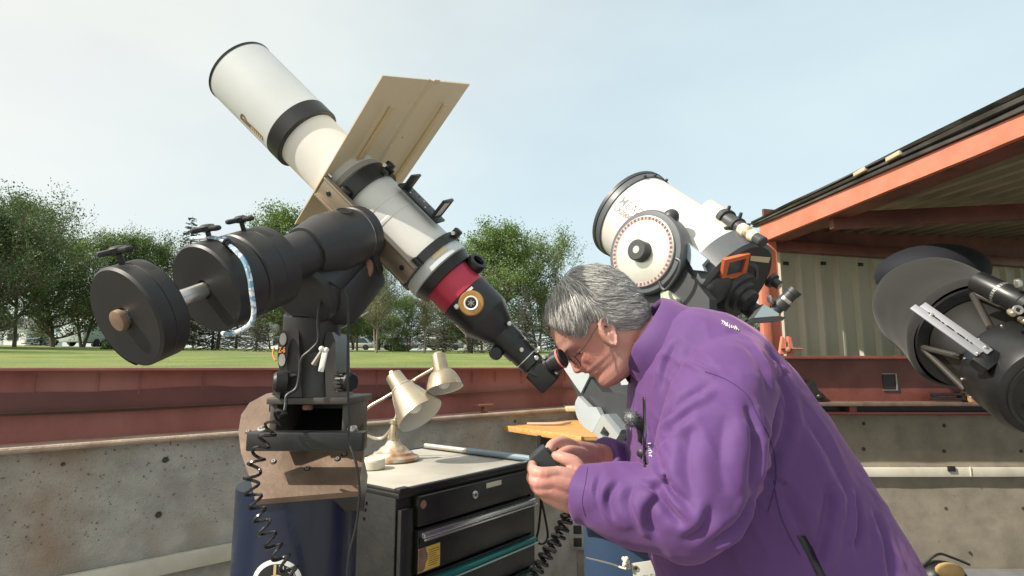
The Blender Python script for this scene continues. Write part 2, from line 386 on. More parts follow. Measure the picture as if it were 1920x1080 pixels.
q = P(1820, 884, YB - .042); mb = MB(); mb.box(q, (.008, .008, .064), None, .002); mb.build('conduit_joint', M_white_pvc, wr)
q = P(1075, 765, YB); mb = MB(); mb.box((WB.x + .3, YB - .05, ZB + .01), (.75, .2, .03), None, .006); mb.build('ledge_cap', mat('cream_sill', (.6, .5, .33), .7, col2=(.5, .4, .26)), wr)
# wall socket box low in the corner
q = P(1080, 1003, 2.6); ob = thing('socket_box', tuple(q), 'grey weatherproof socket box mounted on the concrete by the blue pier', 'socket')
q = P(1082, 1003, YB - .03); ob.location = q; WL[ob.name] = tuple(q)
M_gal = mat('galvanised', (.42, .42, .40), .45, .7, col2=(.33, .33, .31), nscale=20)
mb = MB(); mb.box(q, (.12, .05, .19), None, .012); mb.build('housing', M_gal, ob)
for dz in (.04, -.04):
    mb = MB(); mb.box(q + Vector((0, -.027, dz)), (.055, .012, .055), None, .006); mb.build('outlet', M_black, ob)
# ---- shed with roll-off roof on the right
XF = P(1425, 445, 4.25).x
YN = XF / ray(1920, 300).x * ray(1920, 300).y
def lz(vf, vn): a, b = P(1425, vf, 4.25).z, P(1920, vn, YN).z; return lambda y: b + (a - b) * (y - YN) / (4.25 - YN)
fzt, fzb, fzm = lz(424, 216), lz(455, 256), lz(411, 178)
zt, zb = fzt(4.25), fzb(4.25)
sh = thing('roll_off_shed', (XF, 4.2, 0), 'ribbed metal shed with orange fascia and flat dark roof', 'shed')
Y0 = -.6; Y1 = 4.25; my = (Y0 + Y1) / 2; ly = Y1 - Y0
mb = MB(); rows = []
for j, (dx, z) in enumerate([(.05, 0), (0, 0), (0, .1), (0, .9), (0, 1), (.05, 1)]):
    rows.append([(XF + dx + .004 * noise.noise(Vector((i * .4, j, 0))), lerp(Y0, Y1, i / 60), lerp(fzb(lerp(Y0, Y1, i / 60)), fzt(lerp(Y0, Y1, i / 60)), z) + .003 * noise.noise(Vector((i * .3, 3, 0)))) for i in range(61)])
mb.grid(rows); mb.build('fascia', M_orange, sh, 50)
mb = MB(); mb.grid([[(XF + dx, y, fzb(y) + dz) for dx, dz in ((.03, .006), (.16, .006), (.16, -.006), (.03, -.006), (.03, .006))] for y in (Y0, Y1)]); mb.build('soffit_flange', M_redd, sh)
# layered membrane edge above the fascia
mb = MB(); rows = []
prof = [(.02, 0), (-.015, .004), (-.02, .03), (-.005, .045), (-.025, .05), (-.03, .075), (-.012, .085), (.0, .088), (-.03, .095), (-.035, .118), (-.02, .128), (.3, .13)]
for j, (dx, dz) in enumerate(prof):
    row = []
    for i in range(141):
        y = lerp(Y0, Y1 + .08, i / 140); w = 1 + .5 * noise.noise(Vector((y * 1.6, j * .6, 2))); row.append((XF + dx * w, y, fzt(y) + .002 + dz / .13 * (fzm(y) - fzt(y)) * (1 + .12 * noise.noise(Vector((y * 1.2, 9, j * .3))))))
    rows.append(row)
mb.grid(rows); mb.build('membrane_edge', M_tar, sh, 40)
for (u, v) in ((1613, 322), (1676, 293)):
    k = hit(u, v, Vector((XF - .032, 0, 0)), Vector((1, 0, 0))); mb = MB(); mb.box(k, (.02, .10, .022), None, .003); mb.build('tan_clip', M_tan, sh)
ZR = zt + .02
# corrugated deck: ribs run front to back
mb = MB(); pr = []; x = XF + .06
while x < 6.5:
    pr += [(x, 0), (x + .05, 0), (x + .075, .045), (x + .125, .045)]; x += .15
yend = lambda x: 4.3 + max(0, x - XF - .05) * (5.05 - 4.3) / 2.35 + .1
rows = [[(a, lerp(Y0, yend(a), k), fzt(lerp(Y0, 4.3, k)) - .01 + b + (a - XF) * .035) for a, b in pr] for k in (0, .35, .7, 1)]
mb.grid(rows); mb.build('roof_deck', M_deck, sh, 20)
mb = MB(); mb.grid([[(a, lerp(Y0, yend(a), k), fzm(lerp(Y0, 4.3, k)) - .003 + (a - XF) * .035) for a in (XF - .02, 4, 6.5)] for k in (0, 1)]); mb.build('roof_top', M_tar, sh)
# rafters below the deck
k0 = hit(1558, 418, Vector((XF + .06, 0, 0)), Vector((1, 0, 0)))
for dy in (0.0, -1.35):
    a = Vector((XF + .06, k0.y + dy, fzb(k0.y + dy) - .02)); b = Vector((6.0, k0.y + dy - .1, fzb(k0.y + dy) + .15)); d = (b - a).normalized()
    mb = MB(); mb.box((a + b) / 2, ((b - a).length, .05, .10), (d, Vector((0, 1, 0)), d.cross(Vector((0, 1, 0))) * 1), .004); mb.build('rafter', M_redd, sh)
# ribbed back wall, drawn back a little to the right
wp0 = Vector((P(1446, 560, 4.3).x, 4.3, 0)); wp1 = Vector((P(1935, 560, 5.05).x, 5.05, 0)); wdir = (wp1 - wp0).normalized(); wnn = Vector((wdir.y, -wdir.x, 0)); wlen = 4.6
zw0 = zrow(672, 4.3) - .05; zw1 = P(1460, 455, 4.3).z
pr = []; s = 0.0
while s < wlen:
    pr += [(s, 0), (s + .055, 0), (s + .08, .03), (s + .10, .03), (s + .125, 0), (s + .17, 0)]; s += .185
mb = MB(); mb.grid([[tuple(wp0 + wdir * a + wnn * b + Vector((0, 0, z))) for a, b in pr] for z in (zw0, zw1)]); mb.build('ribbed_wall', M_wallm, sh, 25)
mb = MB(); c = wp0 + wdir * (wlen / 2) + wnn * .065; hb = zw1 - P(1460, 474, 4.3).z
mb.box((c.x, c.y, zw1 - hb / 2), (wlen, .06, hb), (wdir, wnn, Vector((0, 0, 1))), .004); mb.build('eave_beam', M_redd, sh)
mb = MB(); c = wp0 + wdir * (wlen / 2) - wnn * .03; mb.box((c.x, c.y, zw1 + .03), (wlen, .02, .5), (wdir, wnn, Vector((0, 0, 1)))); mb.build('gable_backing', M_redd, sh)
for u, v in ((1474, 494), (1544, 494), (1614, 496)):
    k = hit(u, v, wp0 + wnn * .035, wnn); mb = MB(); mb.box(k, (.045, .012, .028), (wdir, wnn, Vector((0, 0, 1))), .002); mb.build('fixing_slot', M_black, sh)
# corner posts
for u0, u1, m, Yp in ((1427, 1442, M_orange, 4.16), (1445, 1462, M_orange, 4.2)):
    xa, xb = P(u0, 600, Yp).x, P(u1, 600, Yp).x; zbm = zrow(672, Yp)
    mb = MB(); mb.box(((xa + xb) / 2, Yp, (zbm + zb) / 2), (xb - xa, .06, zb - zbm), None, .004); mb.build('post', m, sh)
# ---- maroon beam goes on along the back wall to the shed
b2 = thing('steel_beam', (1.1, YB, ZB), 'short maroon steel beam from the wall corner to the orange shed posts', 'beam')
xa, xb = WB.x - .17, XF - .06; zt2 = ZT + .02
mb = MB(); mb.box(((xa + xb) / 2, YB + .16, (ZBR + zt2) / 2), (xb - xa, .014, zt2 - ZBR - .01)); mb.build('web', M_red, b2)
mb = MB(); mb.box(((xa + xb) / 2, YB + .12, zt2), (xb - xa, .12, .014), None, .003); mb.build('top_flange', M_red, b2)
mb = MB(); mb.box(((xa + xb) / 2, YB + .07, ZBR + .008), (xb - xa, .2, .014), None, .003); mb.build('bottom_flange', M_flange, b2)
# ---- big shed beam on the back wall
ZTR = zrow(667, YB - .1); bb = thing('steel_beam', (2.5, YB, ZBR), 'deep dark red steel beam below the ribbed shed wall', 'beam')
X0, X1 = P(1420, 700, YB).x, 5.2; mx_, lx = (X0 + X1) / 2, X1 - X0
mb = MB(); mb.box((mx_, YB - .02, (ZTR + ZBR) / 2 + .03), (lx, .02, ZTR - ZBR - .1)); mb.build('web', M_redd, bb)
mb = MB(); mb.box((mx_, YB - .04, ZTR - .012), (lx, .17, .022), None, .005); mb.build('top_flange', M_redd, bb)
zf = zrow(757, YB - .1); mb = MB(); mb.box((mx_, YB - .07, zf), (lx, .2, .026), None, .006); mb.build('bottom_flange', mat('dusty_dark_steel', (.16, .11, .085), .6, col2=(.09, .06, .05), nscale=12), bb)
mb = MB(); mb.box((mx_, YB - .03, (ZBR + zf) / 2), (lx, .1, zf - ZBR - .03)); mb.build('rail_gap', M_black, bb)
mb = MB(); mb.box((mx_, YB - .06, ZBR + .014), (lx, .19, .024), None, .008); mb.build('base_rail', mat('dark_gloss_red', (.07, .02, .018), .25), bb)
q = P(1598, 765, YB - .14); mb = MB(); mb.box(q, (.05, .02, .05), None, .003); mb.build('spacer', M_redd, bb)
a = hit(1680, 716, Vector((0, YB - .034, 0)), Vector((0, 1, 0))); mb = MB()
mb.box(a + Vector((-.05, 0, .0)), (.08, .004, .11)); mb.build('cut_out', M_black, bb)
mb = MB(); mb.box(a + Vector((-.0, -.004, 0)), (.008, .008, .115)); mb.box(a + Vector((-.05, -.004, .056)), (.10, .006, .004)); mb.box(a + Vector((-.05, -.004, -.056)), (.10, .006, .004)); mb.build('cut_edge', M_gal, bb)
k = P(1528, 735, YB - .12); mb = MB()
mb.prism([k + Vector((-.07, 0, -.06)), k + Vector((.07, 0, -.06)), k + Vector((.03, 0, .0)), k + Vector((0, 0, .08)), k + Vector((-.03, 0, .05))], (0, .08, 0)); mb.ball(k + Vector((.03, -.01, -.03)), (.03, .02, .022), 12)
mb.build('stop_block', mat('black_grease', (.015, .014, .013), .35), bb)
# red pivot clamp on the beam, wood block + black clip
q = P(1477, 664, YB - .06); cl = thing('hinge_clamp', tuple(q), 'orange red steel hinge clamp standing on the dark red beam', 'clamp')
mb = MB(); mb.prism([q + Vector(t) for t in ((-.055, 0, 0), (-.01, 0, 0), (-.012, 0, .11), (-.028, 0, .125))], (0, .03, 0)); mb.build('side_plate', M_orange, cl)
mb = MB(); mb.prism([q + Vector(t) for t in ((.012, 0, 0), (.05, 0, 0), (.03, 0, .12), (.012, 0, .125))], (0, .03, 0)); mb.build('side_plate', M_orange, cl)
mb = MB(); mb.cyl(q + Vector((-.05, -.01, .04)), q + Vector((.1, -.01, .035)), .008); mb.ball(q + Vector((0, -.015, .03)), .022, 12); mb.build('pivot_pin', M_rust, cl)
q = P(1778, 757, YB - .12); q.z = zf + .013
wb = thing('latch', tuple(q), 'black metal latch lying on the dark beam beside the shrouded telescope', 'latch')
mb = MB(); mb.box(q + Vector((0, 0, .02)), (.21, .06, .02), None, .005); mb.build('lower_bar', M_black, wb)
mb = MB(); mb.box(q + Vector((0, 0, .05)), (.21, .05, .02), None, .005); mb.box(q + Vector((-.09, 0, .035)), (.02, .05, .012)); mb.box(q + Vector((.09, 0, .035)), (.02, .05, .012)); mb.build('upper_bar', M_black, wb)
q = P(1822, 752, YB - .12); q.z = zf + .013; mb = MB(); mb.box(q + Vector((.02, 0, .035)), (.12, .09, .07), None, .006)
o = mb.build('wood_block', mat('raw_wood', (.42, .26, .11), .7, col2=(.3, .17, .07), nscale=12, stretch=(1, 8, 8))); tag(o, 'small raw wood block on the dark beam beside the black latch', 'block')
# ---- wooden corner shelf
M_wood = mat('varnished_wood', (.62, .36, .12), .45, col2=(.45, .23, .07), nscale=5, stretch=(2, 14, 14), bump=.1, bscale=40)
zs = 1.075; pl = [Vector(t) for t in ((-.04, 3.53, zs), (.37, 2.97, zs), (.56, 2.97, zs), (.62, 3.9, zs), (.43, 3.93, zs))]
ws = thing('corner_shelf', (.35, 3.4, zs), 'varnished yellow wood corner shelf fixed to the concrete walls', 'shelf')
mb = MB(); mb.prism(pl, (0, 0, .018)); mb.build('board', M_wood, ws)
mb = MB(); d = (pl[1] - pl[0]).normalized(); mb.box((pl[0] + pl[1]) / 2 + Vector((d.y, -d.x, 0)) * .009 + Vector((0, 0, .004)), ((pl[1] - pl[0]).length, .02, .034), (d, Vector((-d.y, d.x, 0)), Vector((0, 0, 1))), .004); mb.build('front_edge', M_wood, ws)
mb = MB(); mb.box((.30, 3.42, zs - .05), (.02, .5, .09), (Vector((.8, -.6, 0)).normalized(), Vector((.6, .8, 0)), Vector((0, 0, 1)))); mb.build('bracket', M_black, ws)
k = P(1040, 789, 3.55); k.z = zs + .028; mb = MB(); mb.tube(catmull([k + Vector(t) for t in ((-.17, 0, -.002), (-.05, -.02, .0), (.03, -.02, .0), (.10, .03, .006))], 5), .009, 8)
o = mb.build('wood_stick', mat('pale_stick', (.5, .36, .26), .8)); tag(o, 'thin bent pale stick lying on the corner shelf', 'stick')
# ---- junk at the foot of the back wall
q = P(1765, 1066, 3.3); pb = thing('tool_pouch', tuple(q), 'tan and black tool pouch heaped by the concrete wall', 'pouch')
mb = MB(); mb.ball(q + Vector((0, 0, -.05)), (.13, .1, .09), 18); mb.build('bag', M_black, pb)
mb = MB(); mb.ball(q + Vector((0, -.06, .005)), (.075, .05, .045), 16); mb.build('tan_flap', mat('tan_cloth', (.5, .34, .15), .85, bump=.3), pb)
mb = MB(); mb.tube(catmull([q + Vector(t) for t in ((-.12, 0, 0), (-.03, -.02, .08), (.06, 0, .06), (.16, 0, .02))], 5), .007, 6); mb.build('strap', M_black, pb)
cb = thing('low_cabinet', (2.95, 3.55, 0), 'long grey metal cabinet standing against the back wall', 'cabinet')
zcab = zrow(1068, 3.84)
M_cab = mat('grey_cabinet', (.22, .23, .24), .4, col2=(.17, .18, .19))
mb = MB(); mb.box((3.05, 3.55, zcab - .02), (1.4, .62, .04), None, .005); mb.build('top', M_cab, cb)
mb = MB(); mb.box((3.05, 3.56, (zcab - .04) / 2), (1.36, .58, zcab - .045), None, .005); mb.build('body', M_cab, cb)
for k in (-1, 1):
    mb = MB(); mb.box((3.05 + k * .33, 3.262, (zcab - .04) / 2), (.63, .02, zcab - .1), None, .004); mb.build('door', M_cab, cb)
# ================================================================ TREES AND THE PARK BEHIND
M_bark = mat('bark', (.10, .075, .055), .95, col2=(.16, .13, .10), nscale=6, stretch=(1, 1, .25), bump=.8, bscale=14, bdist=.04)
M_birch = mat('pale_bark', (.26, .22, .17), .9, col2=(.14, .11, .08), nscale=5, bump=.4, bscale=14)
def leafmat(name, a, b, tl):
    m = bpy.data.materials.new(name); m.use_nodes = True; nt = m.node_tree; N = nt.nodes; L = nt.links; p = N['Principled BSDF']
    g = N.new('ShaderNodeNewGeometry'); r = N.new('ShaderNodeValToRGB'); r.color_ramp.elements[0].color = (*a, 1); r.color_ramp.elements[1].color = (*b, 1)
    L.new(g.outputs['Random Per Island'], r.inputs['Fac']); L.new(r.outputs['Color'], p.inputs['Base Color']); p.inputs['Roughness'].default_value = .6
    t = N.new('ShaderNodeBsdfTranslucent'); L.new(r.outputs['Color'], t.inputs['Color']); x = N.new('ShaderNodeMixShader'); x.inputs['Fac'].default_value = tl
    L.new(p.outputs['BSDF'], x.inputs[1]); L.new(t.outputs['BSDF'], x.inputs[2]); L.new(x.outputs['Shader'], N['Material Output'].inputs['Surface']); return m
LM = {'green': leafmat('leaf_green', (.06, .115, .03), (.15, .225, .07), .35), 'light': leafmat('leaf_light', (.09, .165, .035), (.20, .30, .08), .4),
      'dark': leafmat('leaf_dark', (.045, .09, .03), (.115, .175, .06), .3), 'spruce': leafmat('needle', (.04, .06, .044), (.09, .11, .074), .15), 'olive': leafmat('leaf_olive', (.085, .095, .045), (.15, .15, .08), .3)}
def leaf(mb, c, d, w, l, rr):
    u = Vector((rr.gauss(0, 1), rr.gauss(0, 1), rr.gauss(0, 1))); s = d.cross(u)
    if s.length < 1e-4: return
    s = s.normalized() * w; d = d * l
    mb.add([c - d * .5, c + s * .5, c + d * .5, c - s * .5], [(0, 1, 2, 3)])
def deciduous(seed, H, W, clear, nleaf, lsize, stems=1, lean=.05, open_=.0):
    """returns wood MB, leaves MB; base at origin"""
    rr = random.Random(seed); wood = MB(); lv = MB(); tips = []
    def branch(p, d, L, r, lev):
        n = 5; pts = [p]; rad = [r]; q = p.copy(); dd = d.copy()
        for i in range(n):
            dd = (dd + Vector((rr.gauss(0, .16), rr.gauss(0, .16), rr.gauss(.05, .10)))).normalized(); q = q + dd * (L / n); pts.append(q.copy()); rad.append(r * (1 - .75 * (i + 1) / n) + .006)
            if lev < 3 and (i >= 1 or lev > 0):
                for _ in range(rr.choice((1, 2)) if lev < 2 else 1):
                    a = rr.uniform(0, 6.283); o = Vector((math.cos(a), math.sin(a), rr.uniform(.0, .8))).normalized()
                    branch(q.copy(), (dd * .45 + o * .8).normalized(), L * rr.uniform(.42, .62), rad[-1] * .6, lev + 1)
        wood.tube(pts, rad, 6 if lev < 2 else 4, False)
        if lev >= 1: tips.extend(pts[2:])
    for s in range(stems):
        a = 6.283 * s / stems + rr.random(); d0 = Vector((math.cos(a) * (lean + .18 * (stems > 1)), math.sin(a) * (lean + .18 * (stems > 1)), 1)).normalized()
        pts = [Vector((0, 0, -.15)) + Vector((d0.x, d0.y, 0)) * .2]; rad = [H * .020 * (1 if stems == 1 else .75)]; q = pts[0].copy(); n = 9
        for i in range(n):
            d0 = (d0 + Vector((rr.gauss(0, .05), rr.gauss(0, .05), .04))).normalized(); q = q + d0 * (H * .93 / n); pts.append(q.copy()); rad.append(H * .020 * (1 - .9 * (i + 1) / n) * (1 if stems == 1 else .75))
            h = (i + 1) / n
            if h > clear:
                for _ in range(3 if stems == 1 else 2):
                    a = rr.uniform(0, 6.283); hh = (h - clear) / (1 - clear); reach = W * .5 * (.55 + .75 * math.sin(math.pi * min(1, hh * .85 + .12)))
                    d = Vector((math.cos(a), math.sin(a), rr.uniform(.25, .9))).normalized(); branch(q.copy(), d, reach * rr.uniform(.7, 1.15), rad[-1] * .55 + .012, 1)
        wood.tube(pts, rad, 9, False)
    tips = [t for t in tips if t.z > H * clear * .8]
    # leaf clumps around the twig points: clusters of uneven size leave gaps
    cl = [(t, rr.uniform(.16, .44) * (W / 5)) for t in tips if rr.random() > max(open_, .42)]
    for _ in range(nleaf):
        t, s = rr.choice(cl); g_ = Vector((rr.gauss(0, 1), rr.gauss(0, 1), rr.gauss(0, .75))); g_ = g_ * min(1, 1.7 / g_.length); c = t + g_ * s
        d = Vector((rr.gauss(0, 1), rr.gauss(0, 1), rr.gauss(-.4, .8))).normalized(); k = lsize * rr.uniform(.6, 1.35); leaf(lv, c, d, k * .62, k, rr)
    return wood, lv
def spruce(seed, H, W, n_tier, droop=.25, base=.08):
    rr = random.Random(seed); wood = MB(); lv = MB()
    wood.tube([Vector((0, 0, -.1)), Vector((.02, 0, H * .5)), Vector((0, .03, H))], [H * .018, H * .010, .008], 8, False)
    for i in range(n_tier):
        h = base + (1 - base) * (i / n_tier) ** .92; R = W * .5 * (1 - h) ** .85 * rr.uniform(.8, 1.15) + .10; nb = 6 + int(6 * (1 - h))
        for k in range(nb):
            a = 6.283 * (k + rr.random() * .7) / nb + i; L = R * rr.uniform(.7, 1.12); o = Vector((math.cos(a), math.sin(a), 0)); z0 = h * H + rr.uniform(-.12, .12)
            pts = []
            for j in range(6):
                t = j / 5; pts.append(Vector((0, 0, z0)) + o * (L * t) + Vector((0, 0, -droop * L * t + .22 * L * t * t * (1 if h > .25 else .4))))
            wood.tube(pts, [.02 * (1 - h) + .008] * 5 + [.004], 3, False)
            side = Vector((-o.y, o.x, 0))
            for j in range(int(10 + 22 * (1 - h))):
                t = rr.uniform(.12, 1.02); f = t * 5; ii = min(4, int(f)); c = lerp(pts[ii], pts[ii + 1], f - ii)
                sd = rr.choice((-1, 1)); d = (o * rr.uniform(.3, 1) + side * sd * rr.uniform(.1, 1) + Vector((0, 0, rr.uniform(-.7, .1)))).normalized(); l = rr.uniform(.14, .34) * (1 - .3 * h)
                leaf(lv, c + d * l * .45, d, l * .30, l, rr)
    return wood, lv
def variant(kind, args, bark, lm):
    w, l = (deciduous if kind == 'd' else spruce)(*args)
    if kind == 'd':                      # trim to the stated height and spread
        A = np.array(l.v); kz = args[1] / np.percentile(A[:, 2], 99.7); kx = args[2] * .5 / np.percentile(np.hypot(A[:, 0], A[:, 1]), 96)
        for m in (w, l): m.v = [(a * kx, b * kx, c * kz) for a, b, c in m.v]
    return w.mesh('trunk', bark, (0, 0, 0), 60), l.mesh('crown', LM[lm], (0, 0, 0), 0)
V = {
 'broad': variant('d', (11, 8.0, 5.4, .13, 23000, .135), M_bark, 'green'),
 'oak': variant('d', (23, 8.0, 6.2, .08, 26000, .135), M_bark, 'dark'),
 'elm': variant('d', (35, 8.0, 5.2, .18, 18000, .13, 2), M_bark, 'light'),
 'poplar': variant('d', (47, 8.0, 4.0, .12, 17000, .13, 1), M_bark, 'light'),
 'ash': variant('d', (53, 8.0, 4.8, .28, 13000, .125, 3), M_birch, 'green'),
 'birch': variant('d', (61, 8.0, 3.4, .35, 5200, .11, 1, .05, .3), M_birch, 'olive'),
 'spruce': variant('s', (71, 8.0, 4.2, 34, .28), M_bark, 'spruce'),
 'fir': variant('s', (83, 8.0, 5.0, 30, .40), M_bark, 'spruce'),
}
NM = {'broad': 'broadleaf_tree', 'oak': 'broadleaf_tree', 'elm': 'broadleaf_tree', 'poplar': 'poplar_tree', 'ash': 'ash_tree', 'birch': 'birch_tree', 'spruce': 'spruce_tree', 'fir': 'spruce_tree'}
def tree(kind, u, Y, vtop, label, wide=1.0, group=None, rot=None):
    b = P(u, 688, Y); z = gz(b.x, b.y); top = P(u, vtop, Y).z; H = top - z; s = H / 8.0
    t = thing(NM[kind], (b.x, b.y, z), label, 'tree', group); t.rotation_euler = (0, 0, rot if rot is not None else random.uniform(0, 6.28)); t.scale = (s * wide, s * wide, s)
    for nm, me in zip(('trunk', 'crown'), V[kind]):
        o = bpy.data.objects.new(nm, me); COL.objects.link(o); o.parent = t
G = 'park trees behind the beam'
tree('oak', -30, 25, 352, 'tall dark broadleaf tree at the lawn edge, leftmost over the maroon beam', 1.1, G)
tree('broad', 22, 30, 366, 'tall broadleaf tree with a feathery top rising above its neighbours', .8, G)
tree('oak', 95, 34, 425, 'dark dense broadleaf tree with its crown down to the lawn', 1.2, G)
tree('elm', 150, 36, 424, 'sunlit fresh green tree behind the white trailer', 1.15, G)
tree('broad', 220, 38, 432, 'rounded green tree behind the outermost counterweight', 1.15, G)
tree('elm', 282, 41, 436, 'pale green tree between the counterweight and the dark spruce', 1.0, G)
tree('spruce', 338, 33, 404, 'dark spruce with a ragged tip rising over the counterweights', .85, G)
tree('broad', 405, 43, 452, 'broad green tree behind the counterweight shaft', 1.2, G)
tree('poplar', 525, 35, 384, 'light green poplar rising beside the tan sunshade board', 1.35, G)
tree('ash', 610, 40, 455, 'green tree behind the mount head', 1.1, G)
tree('fir', 478, 30, 560, 'low dark spruce under the counterweights', 1.2, G)
tree('fir', 395, 34, 545, 'dark drooping spruce between the two counterweights', 1.2, G)
tree('ash', 705, 30, 486, 'multi-stemmed green tree below the white telescope tube', 1.1, G)
tree('broad', 668, 42, 520, 'small dark green tree behind the hanging black cable', 1.1, G)
tree('elm', 765, 40, 545, 'light green tree behind the red telescope band', 1.0, G)
tree('broad', 640, 36, 560, 'dense green tree filling the gap beside the mount base', 1.2, G)
tree('broad', 735, 36, 590, 'low dense tree under the red telescope band', 1.3, G)
tree('spruce', 830, 35, 570, 'dark spruce behind the brass lamp head', 1.2, G)
tree('fir', 250, 36, 560, 'dark spruce between the white trailer and the counterweight shaft', 1.2, G)
tree('birch', 795, 31, 540, 'thin sparse birch with a straight pale trunk', 1.3, G)
tree('elm', 880, 37, 432, 'fresh green tree beside the red telescope band', 1.0, G)
tree('poplar', 945, 34, 414, 'tall light green poplar between telescope and grey-haired man', 1.35, G)
tree('elm', 1008, 37, 424, 'leafy light green tree just before the grey-haired head', 1.05, G)
tree('spruce', 985, 30, 530, 'dark spruce under the light green trees beside the man', 1.2, G)
tree('fir', 885, 32, 590, 'low dark spruce below the black focuser', 1.3, G)
tree('spruce', 1045, 33, 505, 'dark spruce tucked behind the man\'s forehead', 1.1, G)
tree('fir', 925, 36, 560, 'dark drooping spruce behind the focuser knob', 1.2, G)
tree('oak', 835, 44, 560, 'dark rounded tree beyond the brass lamp', 1.3, G)
rr = random.Random(4)
kinds = ['oak', 'broad', 'fir', 'elm', 'oak', 'spruce']
for i, u in enumerate(range(-260, 1500, 62)):
    tree(kinds[i % 6], u + rr.uniform(-25, 25), rr.uniform(48, 62), rr.uniform(525, 575), 'distant tree in the far row beyond the park lawn', 1.45, 'far tree row')
tree('elm', 1330, 40, 560, 'green tree beyond the back wall behind the large white telescope', 1.1, G)
tree('broad', 1210, 38, 545, 'green tree hidden behind the dial of the large white telescope', 1.1, G)
tree('oak', -190, 27, 330, 'tall dark tree standing past the end of the lawn', 1.1, G)
for (x, y, k, lab) in ((-23, 12.5, 'oak', 'dark broadleaf tree on the near lawn beyond the wall end'), (-31, 17, 'broad', 'green tree on the lawn past the wall end'), (-27, 22, 'elm', 'light green tree past the end of the tree line')):
    t = thing(NM[k], (x, y, gz(x, y)), lab, 'tree', G); t.scale = (1.15, 1.15, 1.1); t.rotation_euler = (0, 0, x)
    for nm, me in zip(('trunk', 'crown'), V[k]):
        o = bpy.data.objects.new(nm, me); COL.objects.link(o); o.parent = t
# ---- small things on the lawn
M_wpaint = mat('white_siding', (.72, .74, .76), .5); M_gsid = mat('grey_siding', (.45, .50, .53), .5); M_glass = mat('window_glass', (.05, .07, .09), .1); M_tyre = mat('tyre', (.02, .02, .02), .8)
def at(u, Y): b = P(u, 688, Y); return Vector((b.x, b.y, gz(b.x, b.y)))
b = at(157, 45); t = thing('utility_trailer', tuple(b), 'white box trailer parked under the trees behind the counterweight', 'trailer')
mb = MB(); mb.box(b + Vector((0, 0, .95)), (1.9, 3.2, 1.3), None, .04); mb.build('box', M_gsid, t)
mb = MB(); mb.box(b + Vector((.35, 0, 1.95)), (1.2, 2.4, .65), None, .04); mb.build('roof_unit', M_wpaint, t)
for sx in (-1, 1):
    mb = MB(); mb.cyl(b + Vector((sx * .9, -.2, .3)), b + Vector((sx * 1.02, -.2, .3)), .3, 16); mb.build('wheel', M_tyre, t)
b = at(127, 47); t = thing('pickup_truck', tuple(b), 'pale blue pickup truck parked beside the white trailer', 'truck')
M_blu = mat('pale_blue_paint', (.42, .50, .56), .3)
mb = MB(); mb.box(b + Vector((0, 0, .7)), (2.2, 1.8, .6), None, .08); mb.build('body', M_blu, t)
mb = MB(); mb.box(b + Vector((-.1, 0, 1.3)), (1.5, 1.6, .6), None, .12); mb.build('cab', M_blu, t)
mb = MB(); mb.box(b + Vector((-.1, -.81, 1.32)), (1.2, .02, .4), None, .01); mb.build('window', M_glass, t)
for sx in (-.75, .75):
    mb = MB(); mb.cyl(b + Vector((sx, -.95, .33)), b + Vector((sx, -.7, .33)), .33, 16); mb.build('wheel', M_tyre, t)
def house(u, Y, w, h, label, roofc):
    b = at(u, Y); t = thing('house', tuple(b), label, 'house')
    mb = MB(); mb.box(b + Vector((0, 0, h / 2)), (w, 6, h)); mb.build('wall', M_wpaint, t)
    mb = MB(); mb.prism([b + Vector((-w / 2 - .3, -3.3, h)), b + Vector((w / 2 + .3, -3.3, h)), b + Vector((0, -3.3, h + 1.6))], (0, 6.6, 0)); mb.build('roof', roofc, t)
    for k in (-.25, .25):
        mb = MB(); mb.box(b + Vector((k * w, -3.02, h * .55)), (w * .2, .06, h * .35)); mb.build('window', M_glass, t)
    mb = MB(); mb.box(b + Vector((0, -3.03, 1.0)), (.9, .06, 2.0)); mb.build('door', M_gsid, t)
M_roofg = mat('shingle_grey', (.16, .15, .15), .9)
house(682, 74, 5, 2.4, 'white house seen between trunks beside the hanging cable', M_roofg)
house(860, 78, 8, 2.6, 'pale bungalow glimpsed through the trees beyond the brass lamp', M_roofg)
house(30, 76, 7, 2.6, 'white bungalow glimpsed through the leftmost trees', M_roofg)
house(560, 78, 7, 2.5, 'pale house glimpsed behind the telescope mount', M_roofg)
def car(u, Y, c, label):
    b = at(u, Y); t = thing('parked_car', tuple(b), label, 'car', 'cars parked beyond the lawn'); m = mat('car_paint_%d' % u, c, .25, .3)
    mb = MB(); mb.box(b + Vector((0, 0, .55)), (4.0, 1.7, .55), None, .15); mb.build('body', m, t)
    mb = MB(); mb.prism([b + Vector(q) for q in ((-1.4, -.75, .82), (1.5, -.75, .82), (.9, -.65, 1.38), (-.8, -.65, 1.38))], (0, 1.4, 0)); mb.build('cabin', M_glass, t)
    for sx in (-1.2, 1.2):
        mb = MB(); mb.cyl(b + Vector((sx, -.9, .32)), b + Vector((sx, -.65, .32)), .32, 16); mb.build('wheel', M_tyre, t)
car(748, 62, (.55, .57, .6), 'silver car parked beyond the lawn below the birch')
car(835, 62, (.3, .32, .35), 'grey car parked beyond the lawn behind the brass lamp')
car(668, 64, (.6, .6, .58), 'white car parked beyond the lawn beside the white house')
b = at(929, 14); b.z = gz(b.x, b.y); mb = MB(); mb.cyl(b - Vector((0, 0, .1)), P(929, 672, 14), .06, 10, .01); o = mb.build('wooden_post', M_birch); tag(o, 'short pale wooden post behind the maroon beam below the focuser', 'post')
